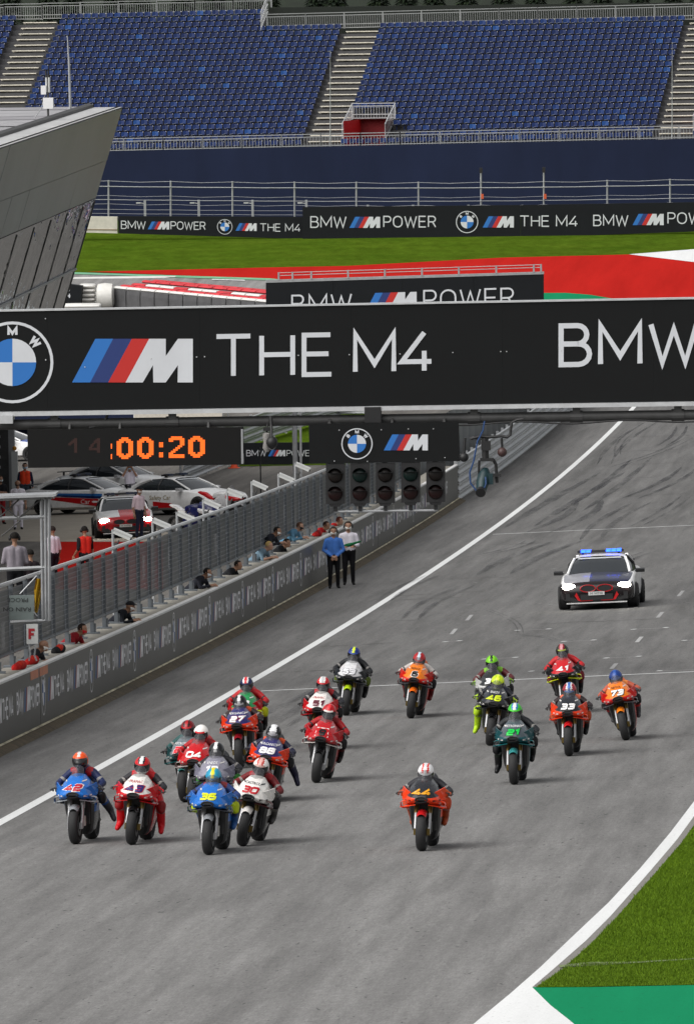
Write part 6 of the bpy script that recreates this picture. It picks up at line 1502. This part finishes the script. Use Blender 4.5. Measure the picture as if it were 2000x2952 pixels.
    for xx in (1.52,-1.46):
        for sy in (1,-1):
            q=MB(); M=Matrix.Translation((xx,sy*.855,.345)); q.lathe([(.24,-.13),(.31,-.14),(.345,-.10),(.345,.10),(.31,.14),(.24,.13)],24,0,M); w_=q.build('wheel',m_rubber,o,smooth=True)
            q=MB(); 
            for k in range(10): t=2*math.pi*k/10; q.tube((xx,sy*.955,.345),(xx+.25*math.cos(t),sy*.98,.345+.25*math.sin(t)),.016,n=4)
            q.lathe([(.235,-.02),(.25,-.02),(.25,.02),(.235,.02)],24,0,Matrix.Translation((xx,sy*.975,.345)),closed=True); q.build('rim',m_disc,w_)
            q=MB(); q.lathe([(.02,-.0),(.37,-.0)],24,0,Matrix.Translation((xx,sy*(.948 if xx>0 else .945),.36))); q.build('wheel_arch',m_black,o)
    # roof light bar
    q=MB(); q.box((-.35,0,1.545),(.26,1.15,.07)); q.box((-.35,.45,1.49),(.1,.06,.08)); q.box((-.35,-.45,1.49),(.1,.06,.08)); lb_=q.build('light_bar',blk,o)
    for y in (-.43,-.30,.20,.33,.46):
        q=MB(); q.box((-.215,y,1.55),(.05,.115,.055)); q.box((-.35,y,1.588),(.2,.11,.02)); q.build('beacon',mat('blue_beacon_lit',(.02,.08,.6),.3,emit=(.012,.06,1.0),estr=6) if blue else mat('blue_beacon',(.02,.03,.06),.3),lb_)
    q=MB(); q.box((-2.2,0,1.22),(.25,1.5,.03)); q.box((-2.2,.5,1.13),(.06,.04,.18)); q.box((-2.2,-.5,1.13),(.06,.04,.18)); q.build('rear_wing',blk,o)
    if stripes:
        for sy in (1,-1):
            for c,z0,z1,zf0,zf1,xa,xb in (('#2f6cb4',.84,.92,.70,.80,-2.2,1.05),('#1a2a5a',.79,.84,.60,.70,-1.6,1.05),('#b8161c',.74,.79,.30,.60,-1.9,.9)):
                q=MB(); n_=12
                q.loft([[(xa+(xb-xa)*i/n_,sy*(side_y(xa+(xb-xa)*i/n_,z)+.008),z) for z in (z0+(zf0-z0)*i/n_,z1+(zf1-z1)*i/n_)] for i in range(n_+1)],closed=False,caps=False); q.build('body_stripe',carw(c),o)
        if word:
            for sy in (1,-1):
                fp,tw_=font_polys(word[0],.26,0); q=MB(); x0=word[1]
                put(q,[([(a,.42+c) for a,c in p],0,0) for p,_,_ in fp],lambda a,z,oo:(x0+(tw_/2-a)*sy*-1 if 0 else x0+(a-tw_/2)*(1 if sy<0 else -1),sy*(side_y(x0,z)+.016),z)); q.build('door_lettering',carw(word[2]),o,fixn=False)
    if blue or lampson:
        q=MB(); q.loft([[(.90,y,1.03),(.72,y*.97,1.125)] for y in (-.7,-.35,0,.35,.7)],closed=False,caps=False)
    return o
def carbase(u,v,fw,d): return G(u-fw.dot(T)*d,v-fw.dot(N)*d)
u,v=gp(1727,1754); fw=towards(.015); car('white and dark safety car with lit headlights and blue roof lights driving behind the bikes',carbase(u,v,fw,1.55),fw,'#1a1416','#181d3c','#8e8e94',True,False,True)
u,v=gp(362,1549); fw=towards(-.12); car('parked safety car facing the camera with lit headlights in the pit lane',carbase(u,v,fw,1.55),fw,'#a81a20','#b82428','#d8d8d8',True,False,False)
fw=(N*math.cos(.42)-T*math.sin(.42)); P=GP(262,1480); car('white car with blue and red side stripes parked sideways in the pit lane',P,fw,'#f2f2f2','#f2f2f2','#f2f2f2',False,True,False,word=('Car',.35,'#e8e4e4'))
fw=(N*math.cos(.62)-T*math.sin(.62)); P=GP(530,1482); car('white coupe lettered Safety Car parked with its nose towards the fence',P,fw,'#f2f2f2','#f2f2f2','#f2f2f2',False,False,False)
c4=[o for o in col.objects if o.get('label','').startswith('white coupe')][0]
for sy in (-1,):
    fp,tw_=font_polys('Safety Car',.24,0); q=MB(); put(q,[([(a,.62+c) for a,c in p],0,0) for p,_,_ in fp],lambda a,z,oo:(-.75+a,sy*(side_y(0,z)+.014),z)); q.build('door_lettering',carw('#8a7848'),c4,fixn=False)
    q=MB(); q.loft([[(x,sy*(side_y(x,.4)+.012),z) for z in (.30,.56-.1*(x+.6))] for x in (-.6,-.3,0,.3)],closed=False,caps=False); q.build('body_stripe',carw('#b8161c'),c4)
fw=(N*math.cos(.55)-T*math.sin(.55)); car('white car mostly hidden behind the striped car and the photographer',GP(345,1440),fw,'#f2f2f2','#f2f2f2','#f2f2f2',False,False,False)
fw=(N*math.cos(.3)-T*math.sin(.3)); car('white car behind the gantry column at the far left',GP(20,1330),fw,'#f2f2f2','#2a4a9a','#2a4a9a',False,False,False)
# parked course motorcycle behind the fence
b_=bike.__defaults__
def parked(label,P,fwd,main,acc,low):
    R=frame(fwd); root=thing('parked_motorcycle',label,'motorcycle',P,R)
    for nm,key,mt in (('front_wheel','front_rim',[m_disc]),('rear_wheel','rear_rim',[m_disc]),('front_tyre','front_tyre',[m_rubber]),('rear_tyre','rear_tyre',[m_rubber]),('fork_leg','fork_l',[m_alu,m_alu]),('fork_leg','fork_r',[m_alu,m_alu]),('front_fender','fender',[paint(main)]),('nose_fairing','nose',[paint(acc),paint(main),m_black]),('side_fairing','side',[paint(main),paint(low),m_black]),('tank','tank',[paint(low)]),('tail_unit','tail',[paint(acc)]),('engine','engine',[m_dsteel]),('windscreen','screen',[m_screen_t])):
        setmats(link(nm,BIKE[key],root),mt)
    fp,tw_=font_polys('FL',.22,0); q=MB(); put(q,[([(.42-tw_+a-.2,.5+c) for a,c in p],0,0) for p,_,_ in fp],lambda a,z,oo:(a,-.262,z)); q.build('fairing_lettering',paint('#e8e8e8'),root,fixn=False)
    return root
parked('parked navy and white motorcycle with large letters behind the pit fence',GP(560,1540),(N*.9-T*.43),'#1a2050','#d8d8da','#1a2050')
parked('parked white and red motorcycle behind the fence near the white coupe',GP(640,1500),(N*.9-T*.43),'#c8c8ca','#b81c20','#d0d0d0')
# ------------------------------------------------------------------ far left of the pit exit
o=thing('advert_board','black lettered board on the grass beyond the pit exit','board',GP(850,1340),BX); ub=gp(850,1340)[0]; f=plane(ub,o.location)
q=MB(); slab(q,f,[(702,1277),(1000,1274),(1000,1338),(702,1340)],.12); q.build('panel',m_board2,o)
for pl in (text('BMW',711,-1315,18,2,3,gap=.2,wd=1.08),mlogo(773,-1315,18,[0,1,2,3]),text('POWER',827,-1315,18,2,3,gap=.22,wd=1.)):
    q=MB(); put(q,pl,lambda x,y,oo:f(x,-y,.03+oo*3)); q.build('lettering',PR,o,fixn=False)
psheet('grass_strip',[(690,1345),(1010,1340),(1100,1300),(1060,1190),(740,1195),(700,1290)],.02,m_grass)
psheet('red_pit_surface',[(150,1563),(470,1563),(470,1700),(120,1700)],.012,m_red)
psheet('pit_apron',[(-40,1470),(300,1470),(560,1562),(-40,1562)],.010,mat('pale_apron',(.33,.295,.245),.9,vary=.15,vscale=1.5))
rail('grey four beam guard rail ending at a square post beyond the white coupe',[gp(528,1398),gp(600,1368),gp(690,1332)],[.25,.55,.85,1.15])
rail('white guard rail climbing behind the black board',[gp(640,1318),gp(760,1272),gp(900,1228),gp(1000,1196)],[.25,.55,.85,1.15])
rail('short white rails across the track exit below the gantry',[gp(836,1206),gp(1060,1202)],[.3,.6,.9])
lp=thing('light_pole','tall grey pole rising behind the pit fence left of the small board','pole',GP(852,1400),BX); z1=onu(852,1150,uv(lp.location)[0]).z-lp.location.z
q=MB(); q.tube((0,0,0),(0,0,z1),.10,n=8); q.build('shaft',m_steel,lp); q=MB(); q.tube((.22,0,0),(.22,0,z1),.05,n=6); q.build('conduit',m_lsteel,lp)
def tent(label,px,yb,m,name='awning'):
    x0,x1,y0=px; u=gp((x0+x1)/2,yb)[0]; o=thing(name,label,'awning',onu((x0+x1)/2,yb,u),BX); f=plane(u,o.location)
    a,c=f(x0,y0),f(x1,y0); h=a[2]; 
    q=MB(); q.loft([[(x,y,z) for y,z in ((0,h*.55),(0,h*.9),(1.6,h*1.12),(3.2,h*.9),(3.2,h*.55))] for x in (a[0],c[0])]); q.build('roof_cloth',m,o)
    for x in np.linspace(a[0],c[0],max(2,int((c[0]-a[0])/2.5)+1)):
        for y in (.1,3.1): q=MB(); q.tube((x,y,0),(x,y,h*.9),.04,n=6); q.build('pole',m_lsteel,o)
    q=MB(); q.box(((a[0]+c[0])/2,3.1,h*.3),(c[0]-a[0],.05,h*.6)); q.build('back_cloth',m,o)
tent('dark navy awning above the clock board at far left',(-60,385,1165),1310,m_navy)
tent('pale canvas awning between navy awning and grass strip',(386,640,1170),1300,cloth('#cfc8bc'))
o=thing('beacon_post','slim white cabinet with orange lamp beside the gantry column','post',GP(44,1425),BX); q=MB(); k_=F/((o.location-CAM).dot(FW)); q.box((0,0,62/k_),(.24,.2,124/k_)); q.build('cabinet',m_wbox,o); q=MB(); q.ball((0,0,133/k_),.09,12,8); q.build('orange_lamp',mat('orange_lamp',(.7,.3,.02),.4),o,smooth=True)
o=thing('traffic_cone','small orange marker at the end of the guard rail beyond the pit','cone',GP(675,1350)); q=MB(); q.lathe([(.26,0),(.26,.03),(.16,.04),(.03,.42),(.0,.42)],12,0,None,'z'); q.build('body',mat('cone_orange',(.7,.08,.02),.5),o)
o=thing('antenna_pole','thin dark pole standing behind the fence in front of the black board','pole',GP(752,1425),BX); q=MB(); q.tube((0,0,0),(0,0,onu(752,1290,uv(o.location)[0]).z-o.location.z),.028,n=6); q.build('rod',m_black,o)

# grey pillar standing behind the people at far left
o=thing('pillar','dark and grey pillar behind the people at the far left','pillar',GP(14,1425),BX); k_=F/((o.location-CAM).dot(FW)); hh=(1425-1180)/k_
q=MB(); q.box((-5/k_,.3,hh/2),(34/k_,.4,hh)); q.build('dark_shaft',m_dsteel,o)
q=MB(); q.box((20/k_,.3,hh/2),(17/k_,.36,hh)); q.build('grey_shaft',m_steel,o)
for k in range(8): q=MB(); q.box((-16/k_,.05,hh*.2+k*.4),(10/k_,.08,.1)); q.build('louvre',m_lsteel,o)
